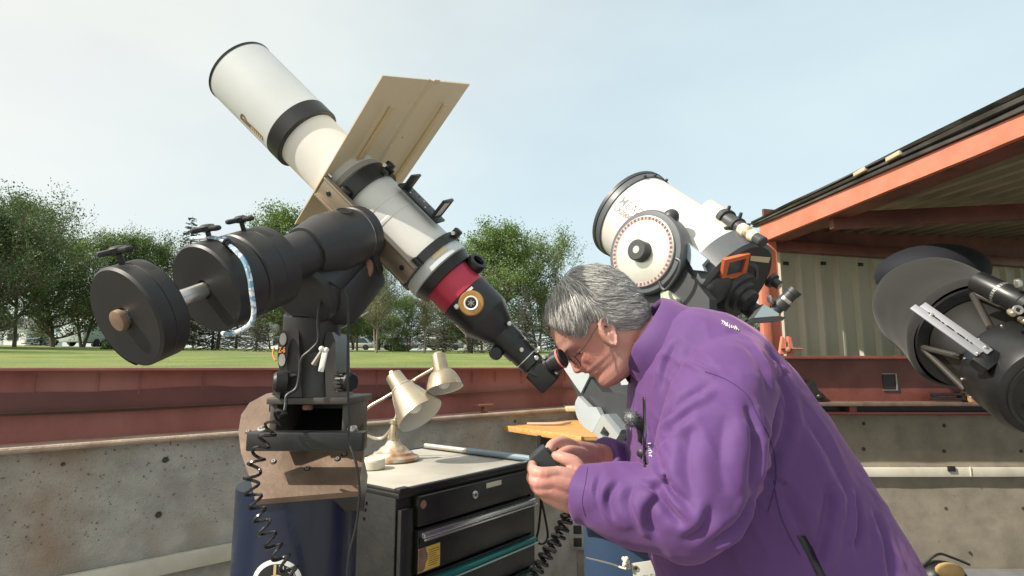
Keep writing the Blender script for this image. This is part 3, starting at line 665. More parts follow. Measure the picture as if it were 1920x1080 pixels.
for u, Y, r in ((205, 30, .45), (745, 42, .7), (190, 46, .8)):
    b = at(u, Y); mb = MB(); rr = random.Random(u)
    for _ in range(900):
        d = Vector((rr.gauss(0, 1), rr.gauss(0, 1), abs(rr.gauss(0, .8)))).normalized() * r * rr.uniform(.6, 1.05); leaf(mb, b + d, Vector((rr.gauss(0, 1), rr.gauss(0, 1), rr.gauss(0, 1))).normalized(), .09, .14, rr)
    t = thing('shrub', tuple(b), {205: 'low round shrub on the lawn under the counterweight', 745: 'dark shrub beyond the lawn under the multi-stemmed tree', 190: 'green shrub beside the white trailer'}[u], 'shrub'); mb.build('foliage', LM['dark'], t, 0)
    mb = MB(); mb.tube([b - Vector((0, 0, .1)), b + Vector((0, 0, r))], [.04, .02], 6); mb.build('stem', M_bark, t)
# ================================================================ WHITE REFRACTOR, MOUNT, PIER
M_tubew = mat('white_enamel', (.60, .63, .64), .42, col2=(.54, .565, .57), nscale=5, rvar=.06)
M_tubec = mat('glow_tinted_enamel', (.70, .69, .66), .42, col2=(.62, .61, .57), nscale=4, rvar=.06)  # warm tint paints the tan board's glow onto the white tube
M_blk = mat('black_anodised', (.009, .010, .011), .36, col2=(.015, .016, .017), nscale=14, rvar=.08)
M_blkm = mat('black_crinkle', (.020, .021, .024), .46, col2=(.032, .031, .031), nscale=9, bump=.12, bscale=400, bdist=.001)
M_board = mat('tan_board', (.72, .61, .43), .5, col2=(.66, .55, .37), nscale=3, rvar=.06)
M_crim = mat('crimson_anodised', (.52, .045, .085), .35, .25, col2=(.44, .035, .07), nscale=5)
M_steel = mat('bright_steel', (.62, .61, .58), .28, .9)
M_dovet = mat('bronze_dovetail', (.36, .30, .24), .34, .75, col2=(.28, .23, .18), nscale=6)
M_brass = mat('brass_ring', (.50, .27, .09), .3, .55, col2=(.40, .2, .06), nscale=20)
M_tape = mat('masking_tape', (.66, .55, .33), .75)
M_whitem = mat('white_plastic', (.78, .77, .72), .4)
E0 = P(1005, 690, 1.12); O0 = P(460, 143, 1.10); TA = (O0 - E0).normalized()
def TS(u):                                     # station along the tube axis, found from the frame column
    lo, hi = -.3, 1.5
    for _ in range(40):
        t = (lo + hi) / 2; q = E0.lerp(O0, t) - Vector((0, 0, CZ)); uu = 960 + FPX * q.x / (q.y * math.cos(PIT) + q.z * math.sin(PIT))
        if uu > u: lo = t
        else: hi = t
    return (O0 - E0).length * (lo + hi) / 2
def TP(t): return E0 + TA * t
tC = TS(733); C0 = TP(tC); QD = P(225, 600, .70); CW = (.4, 1.1)
for _ in range(40):
    ym = sum(CW) / 2; CW = (ym, CW[1]) if (P(225, 600, ym) - C0).dot(TA) < 0 else (CW[0], ym)
QD = P(225, 600, ym)
DA = (QD - C0); DA = (DA - TA * DA.dot(TA)).normalized()       # declination axis, tube centre -> counterweights
BB = TA.cross(DA).normalized()
if BB.z < 0: BB = -BB                                            # across the tube, up
rt = thing('refractor_telescope', tuple(C0 + DA * .08), 'long white refractor telescope with tan sunshade board and crimson rear band', 'telescope')
def tube_part(name, prof, m, seg=64, parent=None, caps=(True, True)):
    mb = MB(); mb.lathe(TP(0), TA, prof, seg, caps, BB); return mb.build(name, m, parent or rt, 30)
s = {k: TS(k) for k in (455, 557, 560, 579, 680, 672, 692, 800, 812, 828, 840, 870, 912, 942, 960, 975, 998)}
R = .0655; RD = .0735
ds = tube_part('dew_shield', [(s[557], RD - .006), (s[557], RD), (s[455], RD), (s[455] + .001, RD - .004), (s[557] + .02, RD - .004)], M_tubew, caps=(False, True))
tube_part('front_rim', [(s[455] - .001, RD + .0004), (s[455] + .004, RD + .0012), (s[455] + .0055, RD - .001), (s[455] + .0045, RD - .005), (s[455] + .0, RD - .005)], M_blk, parent=ds, caps=(False, False))
tube_part('felt_band', [(s[579], R + .001), (s[579] + .001, RD - .001), (s[579] + .003, RD + .0006), (s[557] - .001, RD + .0006), (s[557], R)], M_blk)
tube_part('objective_lens', [(s[557] + .025, .0), (s[557] + .027, RD - .0045), (s[557] + .03, RD - .0045)], mat('lens_glass', (.03, .04, .05), .05, coat=.5))
tube_part('main_tube', [(s[812], R), (s[579] + .002, R)], M_tubec)
tube_part('rear_section', [(s[828], .066), (s[828] + .003, .0705), (s[812], .0685), (s[812] + .003, R)], M_tubew)
tube_part('rear_flange', [(s[828] - .020, .052), (s[828] - .019, .062), (s[828] - .007, .066), (s[828] - .0005, .0695), (s[828] - .0002, .05)], M_blk)
tube_part('crimson_band', [(s[870], .0528), (s[828] - .0195, .0532)], M_crim)
fh = tube_part('focuser_housing', [(s[942], .029), (s[942] + .003, .031), (s[912], .0525), (s[912] + .003, .0535), (s[870] - .0005, .0535)], M_blk)
tube_part('focuser_tube', [(s[998] - .004, .020), (s[998], .0245), (s[975], .0255), (s[975], .0275), (s[960], .0285), (s[960], .030), (s[942] + .004, .0305)], M_blk, 48)
tube_part('seam_ring', [(s[998] + .016, .0256), (s[998] + .018, .0256)], M_steel, 40)
# engraved lettering fragments on the housing
for a0, l in ((.55, 6),):
    for i in range(l):
        ang = a0 + .05 * i; d = BB * math.cos(ang) - DA * math.sin(ang) * -1; mb = MB(); mb.box(TP(s[870] - .006) + d * .0537, (.005, .0022, .0006), (TA, d.cross(TA), d)); mb.build('engraving', M_whitem, fh)
# tube rings
for a, b in ((672, 692), (800, 812)):
    rg = tube_part('tube_ring', [(s[b] if b in s else TS(b), R + .0006), (s[b], R + .008), (s[a], R + .008), (s[a], R + .0006)], M_blk)
    mb = MB(); d = (BB * .92 - DA * .38).normalized(); c = TP((s[a] + s[b]) / 2) + d * (R + .012)
    mb.box(c, (.016, .02, .022), (TA, d.cross(TA), d), .003); mb.build('clasp', M_blk, rg)
    mb = MB(); mb.cyl(c + d.cross(TA) * -.02, c + d.cross(TA) * .024, .004, 12); mb.build('clasp_bolt', M_steel, rg)
    mb = MB(); d2 = (DA * .9 + BB * .1).normalized(); mb.box(TP((s[a] + s[b]) / 2) + d2 * (R + .006), (.02, .05, .022), (TA, d2.cross(TA), d2), .003); mb.build('ring_foot', M_blk, rg)
# soft strap beside the upper ring
tube_part('foam_strap', [(s[672] + .004, R + .0005), (s[672] + .005, R + .003), (s[672] + .016, R + .003), (s[672] + .017, R + .0005)], mat('felt_grey', (.34, .32, .28), .9))
# faint raised wrap bands on the tube
for u in (722, 742):
    tube_part('wrap_band', [(TS(u), R + .0002), (TS(u) + .001, R + .0008), (TS(u) + .007, R + .0008), (TS(u) + .008, R + .0002)], M_tubec)
# tape patch, stepped
def tpatch(name, t0, t1, a0, a1, rad, m, parent=None):
    mb = MB(); n = 14; rows = []
    for t in (t0, t1): rows.append([TP(t) + (DA * math.cos(lerp(a0, a1, i / n)) + BB * math.sin(lerp(a0, a1, i / n))) * rad for i in range(n + 1)])
    mb.grid(rows); return mb.build(name, m, parent or rt, 60)
tpatch('tape_patch', s[828] + .024, s[828] + .038, .42, 1.25, .0698, M_tape)
tpatch('tape_patch', s[828] + .014, s[828] + .0238, .72, 1.22, .0702, M_tape)
# maker's decal on the dew shield: dark oval blot running into gold lettering blocks
M_dec1 = mat('decal_brown', (.085, .05, .03), .5, col2=(.30, .20, .09), nscale=70); M_dec2 = mat('decal_gold', (.40, .27, .07), .45, col2=(.22, .12, .04), nscale=60)
mb = MB(); n = 26
def dsp(t, a, r=RD + .0006): return TP(t) + (DA * math.cos(a) + BB * math.sin(a)) * r
tb = s[557]; 
kv = (Vector((0, 0, CZ)) - TP(s[455])); AD = math.atan2(kv.dot(BB), kv.dot(DA)) - .98
rows = [[], []]
for i in range(n + 1):
    x = i / n; h = .17 * math.sqrt(max(0, 1 - (2 * min(x * 2.0, .97) - 1) ** 2)) if x < .5 else .07
    rows[0].append(dsp(tb + .078 - .034 * x, AD - .16)); rows[1].append(dsp(tb + .078 - .034 * x, AD - .16 + .10 + h))
mb.grid(rows); mb.build('decal_blot', M_dec1, ds, 0)
mb = MB(); mb.grid([[dsp(tb + .012 + .036 * i / 8, AD - .15) for i in range(9)], [dsp(tb + .012 + .036 * i / 8, AD + .03) for i in range(9)]]); mb.build('decal_lettering', M_dec2, ds, 0)
M_decl = mat('decal_pale', (.62, .5, .26), .5)
for i in range(6):
    mb = MB(); x0 = tb + .013 + i * .0058; mb.grid([[dsp(x0, AD - .12, RD + .0009), dsp(x0 + .0038, AD - .12, RD + .0009)], [dsp(x0, AD + (.0 if i % 2 else -.02), RD + .0009), dsp(x0 + .0038, AD + (-.02 if i % 2 else .0), RD + .0009)]]); mb.build('decal_letter', M_decl, ds, 0)
# ---- sunshade board across the tube
SB = TP(TS(652)); BL, TL, TR = hit(553, 421, SB, TA), hit(718, 142, SB, TA), hit(880, 157, SB, TA); BR = BL + (TR - TL)
ex = (TR - TL); wx = ex.length; ex.normalize(); ey = (TL - BL); wy = ey.length; ey = (ey - ex * ey.dot(ex)).normalized()
def bp(x, y, h=0): return BL.lerp(BR, x).lerp(TL.lerp(TR, x), y) - TA * h
mb = MB(); nx, ny = 60, 70; f1 = []; f2 = []
def bh(x, y):                                     # pressed ribs and centre fold
    h = 0
    for cx_, y0, y1 in ((.215, .10, .84), (.80, .12, .86)):
        e = max(0, 1 - ((x - cx_) / .04) ** 2); yy = max(0, min(1, (y - y0) / .04)) * max(0, min(1, (y1 - y) / .04)); h += .0075 * e * yy
    h += .002 * (1 if x > .485 else 0) * 1.0 + .003 * math.exp(-((x - .485) / .008) ** 2) * (-1)
    return h
for j in range(ny + 1):
    f1.append([bp(i / nx, j / ny, bh(i / nx, j / ny)) for i in range(nx + 1)]); f2.append([bp(i / nx, j / ny, -.002) for i in range(nx + 1)])
mb.grid(f1); mb.grid(f2)
for e in ([r[0] for r in f1], [r[-1] for r in f1], f1[0], f1[-1]):
    g = {0: [r[0] for r in f2], 1: [r[-1] for r in f2], 2: f2[0], 3: f2[-1]}[[id(e)] and [k for k, z in enumerate(([r[0] for r in f1], [r[-1] for r in f1], f1[0], f1[-1])) if z == e][0]]; mb.grid([e, g])
bd = mb.build('sunshade_board', M_board, rt, 40)
M_rib = mat('stained_rib', (.66, .50, .29), .6, col2=(.58, .43, .23), nscale=8)
for cx_, y0, y1 in ((.215, .10, .84), (.80, .12, .86)):
    mb = MB(); mb.box((bp(cx_, y0, .009) + bp(cx_, y1, .009)) / 2, (wx * .055, (bp(cx_, y0) - bp(cx_, y1)).length, .004), (ex, ey, TA), .0018); mb.build('pressed_rib', M_rib, bd)
for (x, y, r) in ((.50, .545, .0035), (.57, .60, .0022)):
    mb = MB(); mb.lathe(bp(x, y, bh(x, y) + .0005), TA, [(0, r), (.0006, 0)], 10, (False, False)); mb.build('screw_hole', M_whitem if r > .003 else M_black, bd)
mb = MB(); mb.box(bp(.55, .998, .001), (.022, .008, .004), (ex, ey, TA), .001); mb.build('edge_clip', M_tape, bd)
for (x, y) in ((.02, .36), (.05, .40)):
    mb = MB(); mb.cyl(TP(TS(652)) + DA * .078 + BB * (x - .02) - TA * .0, TP(TS(652)) + DA * .078 + BB * (x - .02) - TA * .012, .003, 10); mb.build('screw', M_steel, bd)
# ---- dovetail channel between tube and mount head
dv = (DA * .995 + BB * .05).normalized(); ds_ = dv.cross(TA).normalized(); t0, t1 = TS(812), TS(655); c = TP((t0 + t1) / 2) + dv * (R + .0175)
mb = MB(); mb.box(c, (t1 - t0, .046, .009), (TA, ds_, dv), .0015)
for k in (-1, 1): mb.box(c + ds_ * (.0205 * k) + dv * .0065, (t1 - t0, .006, .006), (TA, ds_, dv), .001)
dvt = mb.build('dovetail_bar', M_dovet, rt)
for tt in (t0 + .022, t1 - .022):
    mb = MB(); mb.lathe(TP(tt) + dv * (R + .0225), dv, [(0, .0055), (.0008, .0045), (.001, 0)], 14, (False, False)); mb.build('slot', M_black, dvt)
# ---- solar finder on the upper ring
fb = (BB * .97 - DA * .1).normalized(); fs_ = TA.cross(fb).normalized(); t0, t1 = TS(788), TS(712)
fo = fs_ * .0
cF = TP((t0 + t1) / 2) + fb * (R + .014)
mb = MB(); mb.box(cF, (abs(t1 - t0) * .92, .034, .005), (TA, fs_, fb), .001); fin = mb.build('finder_rail', M_blk, rt)
for i in range(5):
    for k in (-1, 1):
        mb = MB(); mb.lathe(cF + TA * ((i - 2) * .014) + fs_ * (.008 * k) + fb * .0026, fb, [(0, .0021), (.0004, .0018), (.0005, 0)], 8, (False, False)); mb.build('rail_hole', M_steel if (i + k) % 3 == 0 else M_black, fin)
mb = MB(); c = cF + TA * (.042) + fb * .017; mb.box(c, (.005, .036, .036), (TA, fs_, fb), .001); fp = mb.build('pinhole_plate', M_blk, fin)
mb = MB(); mb.lathe(c - TA * .0027, -TA, [(0, .006), (.0005, .005), (.0006, 0)], 14, (False, False)); mb.build('pinhole', M_black, fin)
mb = MB(); c = cF - TA * (.040) + fb * .022
for k in (-1, 1):
    mb.box(c + fs_ * (.018 * k), (.006, .005, .046), (TA, fs_, fb), .001); mb.box(c + fb * (.0205 * k), (.006, .041, .005), (TA, fs_, fb), .001)
mb.build('screen_frame', M_blk, fin)
mb = MB(); mb.box(c, (.002, .032, .037), (TA, fs_, fb)); mb.build('projection_screen', mat('frosted_screen', (.62, .64, .58), .6), fin)
for k in (-1, 1):
    mb = MB(); mb.box(TP(TS(690)) + fb * (R + .009) + fs_ * .012 * k, (.012, .008, .012), (TA, fs_, fb), .001); mb.build('finder_foot', M_blk, fin)
# ---- etalon tuning knob, facing the viewer
kc = TP(TS(888)); los = (Vector((0, 0, CZ)) - hit(888, 567, kc, Vector((0, 1, 0)))).normalized(); kn = (DA - TA * 0).normalized(); kdir = (los - TA * los.dot(TA)).normalized()
ko = kc + kdir * .0505
mb = MB(); mb.lathe(ko, kdir, [(0, .018), (.002, .024), (.009, .0245), (.0115, .0225), (.012, .014), (.0118, .0135)], 40, (False, False)); kb = mb.build('tuning_ring', M_brass, rt)
mb = MB(); mb.lathe(ko, kdir, [(.0118, .0140), (.0145, .0138), (.0150, .0125), (.0135, .0105), (.013, .0105)], 36, (False, False)); mb.build('white_dial', M_whitem, kb)
mb = MB(); mb.lathe(ko, kdir, [(.0125, .0108), (.0130, .0100), (.0132, 0)], 30, (False, False)); cap_ = mb.build('knob_centre', M_blk, kb)
_, k1, k2 = frame(kdir)
for i in range(3):
    mb = MB(); d = k1 * math.cos(i * 1.05) + k2 * math.sin(i * 1.05); mb.box(ko + kdir * .0135, (.013, .0016, .0006), (d, kdir.cross(d), kdir)); mb.build('spoke_mark', M_gal, kb)
def screw(q, d, r, h, m=M_steel, par=rt, nm='thumb_screw'):
    mb = MB(); mb.lathe(q, d, [(0, r * .8), (h * .2, r), (h * .8, r), (h, r * .75), (h * 1.02, 0)], 14, (False, False)); return mb.build(nm, m, par)
def side(u, v, axis_u, rad):            # point on a cylinder of given radius about the tube axis under a pixel
    S = TP(TS(axis_u)); d = (Vector((0, 0, CZ)) - S).normalized(); return hit(u, v, S + d * rad * .9, d)
screw(side(857, 575, 875, .053), kdir, .0055, .008); screw(side(955, 607, 950, .03), kdir, .005, .009); screw(side(978, 656, 980, .026), kdir, .0045, .005)
screw(side(1006, 671, 1000, .026), kdir, .0048, .006); screw(side(1020, 670, 1006, .026), kdir, .0042, .006)
q = TP(TS(990)) + BB * .026; screw(q, BB, .0055, .016); screw(TP(TS(968)) + BB * .028, BB, .004, .006)
# focuser side knobs and rear black viewer
q = TP(TS(930)) - BB * .028; mb = MB(); mb.cyl(q, q - BB * .014, .006, 14); mb.build('knob_shaft', M_steel, rt)
c = hit(930, 662, TP(TS(940)) + kdir * .01, Vector((0, 1, 0))); mb = MB(); mb.lathe(c - kdir * .012, kdir, [(0, .010), (.002, .0135), (.022, .0135), (.026, .011), (.026, 0)], 24, (True, False)); mb.build('focus_knob', M_blk, rt)
c0_ = TP(TS(852)) + BB * .045 - kdir * .03; mb = MB(); mb.lathe(c0_, BB, [(0, .012), (.010, .012), (.012, .018), (.018, .0185), (.019, .0172), (.022, .0172), (.023, .0195), (.036, .020), (.040, .018), (.0405, .012), (.034, .010)], 30, (False, False)); mb.build('pressure_cap', M_blk, rt)
# ---- star diagonal and eyepiece
dg0 = TP(0) - TA * .004; ed = (P(1062, 669, 1.09) - P(1018, 692, 1.115)).normalized()
mb = MB(); mb.box(dg0 - TA * .016 + ed * .002, (.048, .046, .044), (TA, (ed - TA * ed.dot(TA)).normalized(), TA.cross(ed).normalized()), .004); dia = mb.build('star_diagonal', M_blk, rt)
e0 = P(1012, 693, 1.115); mb = MB(); mb.prism([P(992, 700, 1.10), P(996, 672, 1.10), P(1018, 668, 1.10), P(1043, 690, 1.10), P(1028, 712, 1.10)], (0, .042, 0)); mb.build('prism_block', M_blk, dia)
mb = MB(); mb.lathe(e0, ed, [(0, .0155), (.016, .0155), (.017, .018), (.024, .018), (.025, .0165), (.034, .0165), (.035, .0195), (.050, .0195)], 32, (True, True)); ep = mb.build('eyepiece', M_blk, rt)
mb = MB(); mb.lathe(e0, ed, [(.049, .0200), (.0515, .0208), (.053, .0200), (.052, .0175)], 32, (False, False)); mb.build('pink_ring', mat('pink_rubber', (.62, .17, .16), .5), ep)
mb = MB(); mb.lathe(e0, ed, [(.0505, .0178), (.056, .0182), (.057, .017), (.054, .012)], 32, (False, True)); mb.build('eyecup', M_black, ep)
screw(e0 + ed * .02 - TA * .018, -TA, .004, .007)
# ================================================================ EQUATORIAL MOUNT
em = thing('equatorial_mount', tuple(P(575, 742, 1.02)), 'black equatorial telescope mount with three round counterweights', 'mount')
DL = (QD - C0).length
def DP(t): return C0 + DA * t
def DT(u):
    lo, hi = 0, 1.2
    for _ in range(40):
        t = (lo + hi) / 2; q = DP(t) - Vector((0, 0, CZ)); uu = 960 + FPX * q.x / (q.y * math.cos(PIT) + q.z * math.sin(PIT))
        if uu > u: lo = t
        else: hi = t
    return (lo + hi) / 2
def dlathe(name, prof, m, parent=None, seg=48): mb = MB(); mb.lathe(DP(0), DA, prof, seg, (True, True)); return mb.build(name, m, parent or em, 30)
th = R + .028
dlathe('saddle_head', [(th, .050), (th + .002, .0525), (th + .020, .0525), (th + .022, .050)], M_blkm)
dlathe('index_ring', [(th + .0222, .0500), (th + .0245, .0500)], M_steel)
t1 = DT(572)
dlathe('declination_housing', [(th + .0247, .0505), (th + .03, .0530), (t1 - .050, .0560), (t1 - .047, .0550), (t1 - .008, .0465), (t1, .0435), (t1 + .001, .037)], M_blkm)
t2 = DT(510); dlathe('shaft_collar', [(t1 - .004, .0385), (t1 + .008, .0385), (t2 - .020, .036), (t2 - .008, .030), (t2, .020), (t2 + .001, .012)], M_blkm)
dlathe('counterweight_shaft', [(t1 + .03, .0105), (DT(230), .0105), (DT(222), .0095)], M_steel)
screw(DP((t1 + t2) / 2 - .005) + (BB * .5 - TA * .5 + Vector((0, -.6, .3))).normalized() * .032, Vector((0, -1, .3)), .002, .002, M_black, em, 'grub_screw')
# access port on the housing
pd = (Vector((.05, -.75, .7)) - DA * Vector((.05, -.75, .7)).dot(DA)).normalized(); po = DP(th + .055) + pd * .0525
mb = MB(); mb.lathe(po, pd, [(0, .0145), (.0035, .0135), (.0035, .0112), (.0, .0105)], 28, (False, False)); prt = mb.build('port_collar', M_blkm, em)
mb = MB(); mb.lathe(po, pd, [(.0028, .0112), (.0026, 0)], 24, (False, False)); mb.build('port_hole', M_black, prt)
# weights
RW = .0635
for i, (ua, ub) in enumerate(((233, 292), (383, 446), (447, 509))):
    ta, tb2 = DT(ub), DT(ua); w = tb2 - ta
    g = dlathe('counterweight', [(ta, .014), (ta, RW - .003), (ta + .003, RW), (ta + w * .5 - .0006, RW), (ta + w * .5, RW - .0008), (ta + w * .5 + .0006, RW), (tb2 - .003, RW), (tb2, RW - .003), (tb2, .0135), (tb2 - .004, .0125)], mat('cast_weight', (.013, .0135, .0145), .44, col2=(.024, .0225, .022), nscale=7, rvar=.09, bump=.08, bscale=200, bdist=.001), em, 72)
    if i == 0:
        tpb = MB(); tpb.lathe(DP(0), DA, [(ta + .001, RW + .0006), (tb2 - .001, RW + .0006)], 24, (False, False), Vector((0, 0, 1)), 2.0, 2.9); tpb.build('tape_wrap', mat('purple_black_tape', (.022, .018, .03), .25), g)
    up = (Vector((0, 0, 1)) - DA * DA.z).normalized(); up = (up + DA.cross(up) * (.02, .10, .05)[i] * -1).normalized(); c = DP(ta + w * .5) + up * RW
    if i == 2: c = c
    mb = MB(); mb.cyl(c - up * .004, c + up * .012, .0035, 12); mb.build('knob_stem', M_blk, g)
    sd = (DA.cross(up) * .75 + DA * .6).normalized(); f2_ = up.cross(sd)
    mb = MB()
    for k in range(3):
        a = .5 + k * 2.094; d = (sd * math.cos(a) + f2_ * math.sin(a)); mb.box(c + up * .0155 + d * .010, (.022, .012, .007), (d, up.cross(d), up), .003)
    mb.lathe(c + up * .011, up, [(0, .006), (.002, .009), (.008, .009), (.010, .006), (.010, 0)], 16, (True, False)); mb.build('clamp_knob', M_black, g)
dlathe('end_button', [(DT(229), .0128), (DT(226), .0132), (DT(218), .0125), (DT(217), .010)], mat('worn_bronze', (.34, .24, .17), .5, .5, col2=(.24, .16, .11), nscale=40), em, 28)
# right ascension body
ra0 = P(566, 560, .935); ra1 = P(672, 452, 1.10); RA = (ra1 - ra0).normalized()
mb = MB(); mb.lathe(ra0, RA, [(0, .035), (.004, .052), (.012, .058), (.12, .060), (.135, .056), (.17, .052), (.19, .048)], 48); rab = mb.build('polar_housing', M_blkm, em)
mb = MB(); L = (ra1 - ra0).length; c = ra0 + RA * .09 + Vector((.03, .02, -.025)); rs = RA.cross(Vector((0, 0, 1))).normalized(); mb.box(c, (.15, .085, .075), (RA, rs, RA.cross(rs)), .012); mb.build('motor_cover', M_blkm, em)
mb = MB(); c = P(690, 492, 1.05); mb.box(c, (.02, .05, .05), (RA, rs, RA.cross(rs)), .006); mb.build('clutch_block', M_blkm, em)
mb = MB(); c = P(690, 503, 1.02); mb.ball(c, (.010, .01, .018), 12); mb.build('clutch_lever', M_rust, em)
# forked base with cheeks
Yc = 1.02
def cheek(us, m, name, Ya, dep):
    mb = MB(); mb.prism([P(u, v, Ya) for u, v in us], (0, dep, 0)); return mb.build(name, m, em, 25)
M_chk = mat('satin_black_casting', (.034, .034, .036), .38, col2=(.050, .046, .042), nscale=7, rvar=.08)
lc = cheek([(525, 745), (523, 690), (526, 640), (533, 622), (548, 615), (560, 618), (562, 690), (566, 745)], M_chk, 'side_cheek', .96, .085)
cheek([(611, 745), (608, 640), (612, 620), (622, 622), (629, 640), (630, 700), (636, 745)], M_chk, 'side_cheek', .975, .085)
mb = MB(); q0 = P(585, 745, 1.01); mb.lathe(P(588, 742, 1.02), Vector((0, 0, 1)), [(0, .054), (.03, .05), (.06, .047), (.10, .045)], 40); mb.build('azimuth_drum', M_chk, em)
mb = MB(); mb.lathe(P(588, 660, 1.02), Vector((0, -.25, 1)), [(-.0, .046), (.05, .050), (.07, .048)], 40); mb.build('yoke', M_blkm, em)
mb = MB(); mb.prism([P(518, 745, 1.0), P(510, 740, 1.0), P(523, 690, 1.0), P(531, 600, 1.0), P(536, 580, 1.0), P(548, 592, 1.0), P(560, 640, 1.0), P(550, 740, 1.0)], (0, .10, 0)); mb.build('rear_cowl', M_chk, em, 20)
mb = MB(); mb.prism([P(537, 583, .985), P(572, 609, .985), P(556, 614, .985), P(540, 612, .985)], (0, .03, 0)); mb.build('lit_shoulder', M_chk, em)
# skirt curve + altitude knobs
for u, v, Ya in ((549, 716, .95), (634, 716, .97)):
    mb = MB(); c = P(u, v, Ya); mb.lathe(c - Vector((.014, 0, 0)) * (1 if u < 600 else -1) * .5, Vector((1 if u > 600 else -1, -.5, 0)), [(0, .012), (.003, .0165), (.02, .0165), (.024, .013), (.024, 0)], 20, (True, False)); kk = mb.build('azimuth_knob', M_black, em)
    for j in range(7):
        a = -1.2 + .4 * j; mb = MB(); ax_ = Vector((1 if u > 600 else -1, -.5, 0)).normalized(); _, b1, b2_ = frame(ax_); d = b1 * math.cos(a + 1.6) + b2_ * math.sin(a + 1.6); mb.box(c + ax_ * .012 + d * .0168, (.016, .003, .002), (ax_, ax_.cross(d), d)); mb.build('knob_rib', M_chk, kk)
mb = MB(); rows = []
for i in range(13):
    a = i / 12 * math.pi / 2; u = 552 - 34 * math.sin(a) * 1.0; v = 700 + 45 * (1 - math.cos(a)); rows.append([P(u, v, .945), P(u, v, 1.02), ])
mb.grid(rows); rows2 = [[r[0] + Vector((.006, 0, -.003)), r[1] + Vector((.006, 0, -.003))] for r in rows]; mb.grid(rows2); mb.grid([[r[0] for r in rows], [r[0] for r in rows2]]); mb.build('base_skirt', M_chk, em)
# oval badge on the cheek with two silver dots and orange lettering
bc = P(531, 657, .955); bx, bz = (P(534, 657, .955) - bc).normalized(), Vector((0, 0, 1)); bn = Vector((0, -1, 0))
mb = MB(); vs_ = [bc + bx * (.0085 * math.cos(a)) + bz * (.034 * math.sin(a)) + bn * .001 for a in [k * .2618 for k in range(24)]]; mb.prism(vs_, bn * .001); bdg = mb.build('badge', M_black, em)
for dz in (.019, -.016):
    mb = MB(); vs_ = [bc + bx * (.0058 * math.cos(a)) + bz * (.0105 * math.sin(a) + dz) + bn * .0025 for a in [k * .2618 for k in range(24)]]; mb.prism(vs_, bn * .0012); mb.build('silver_dot', M_steel, bdg)
M_ortxt = mat('orange_lettering', (.75, .26, .04), .5)
letters('badge_lettering', 'Z-6', .0105, lambda x, y: bc + bx * (x * .75 - .0070) + bz * (y * 1.25 - .0035) + bn * .003, M_ortxt, bdg, .0003)
mb = MB(); mb.tube(catmull([P(514, 652, 1.0), P(512, 665, .995), P(517, 676, .99)], 5), .0016, 6); mb.build('orange_trim', M_ortxt, em)
# white tie + latch lever on the front
q = P(607, 655, .955); mb = MB(); mb.box((P(612, 655, .95) + P(600, 697, .95)) / 2, ((P(610, 655, .95) - P(601, 697, .95)).length, .004, .009), ((P(610, 655, .95) - P(601, 697, .95)).normalized(), Vector((0, 1, 0)), (P(610, 655, .95) - P(601, 697, .95)).normalized().cross(Vector((0, 1, 0)))), .001); mb.build('white_tag', mat('paper_tag', (.8, .8, .76), .7), em)
mb = MB(); mb.tube([P(606, 655, .952), P(588, 684, .952)], [.0035, .005], 8); mb.build('latch_lever', mat('bronze_lever', (.25, .22, .18), .4, .5), em)
mb = MB(); mb.ball(P(603, 654, .95), .005, 10); mb.ball(P(612, 656, .95), .0045, 10); mb.build('tie_knot', M_whitem, em)
# cables on the mount
mb = MB(); mb.tube(catmull([P(604, 545, .93), P(599, 570, .93), P(596, 605, .935), P(597, 638, .935), P(583, 656, .935), P(566, 672, .935), P(562, 700, .935), P(556, 728, .93), P(538, 742, .925), P(536, 758, .92), P(532, 775, .91), P(522, 782, .90)], 6), .0028, 8); mb.build('power_cable', M_black, em)
mb = MB(); mb.tube(catmull([P(612, 527, .92), P(635, 540, .91), P(650, 556, .90), P(653, 600, .9), P(652, 700, .9), P(654, 790, .89), P(655, 830, .87), P(668, 870, .86), P(674, 920, .86), P(668, 985, .86), P(655, 1040, .86), P(650, 1110, .86)], 8), .0019, 8); mb.build('thin_cable', M_black, em)
mb = MB(); mb.tube(catmull([P(618, 622, 1.0), P(640, 615, 1.02), P(668, 598, 1.05), P(690, 585, 1.2)], 5), .0012, 6); mb.build('thin_wire', M_gal, em)
# striped cord over the weights
cdm = mat('blue_white_cord', (.20, .36, .50), .8, col2=(.75, .78, .8), nscale=120, lo=.48, hi=.52)
cd = [(420, 446, .760), (424, 455, .745), (440, 468, .735), (458, 490, .73), (468, 520, .73), (472, 550, .735), (476, 585, .745), (470, 606, .75), (450, 620, .755), (428, 627, .76), (418, 625, .775)]
mb = MB(); mb.tube(catmull([P(*c) for c in cd], 6), .0032, 8); o = mb.build('cord_loop', cdm); tag(o, 'blue and white striped cord looped over the middle counterweight', 'cord')
mb = MB(); mb.tube(catmull([P(358, 447, .77), P(380, 446, .755), P(405, 446, .75), P(424, 455, .745)], 5), .0026, 8); o2 = mb.build('cord_tail', cdm, o)
mb = MB()
for i in range(4): mb.lathe(P(424 + i * 4, 453 + i * 4, .742), P(436, 465, .735) - P(424, 453, .745), [(0, .0045), (.002, .006), (.004, .0045)], 12)
mb.build('black_lashing', M_black, o)
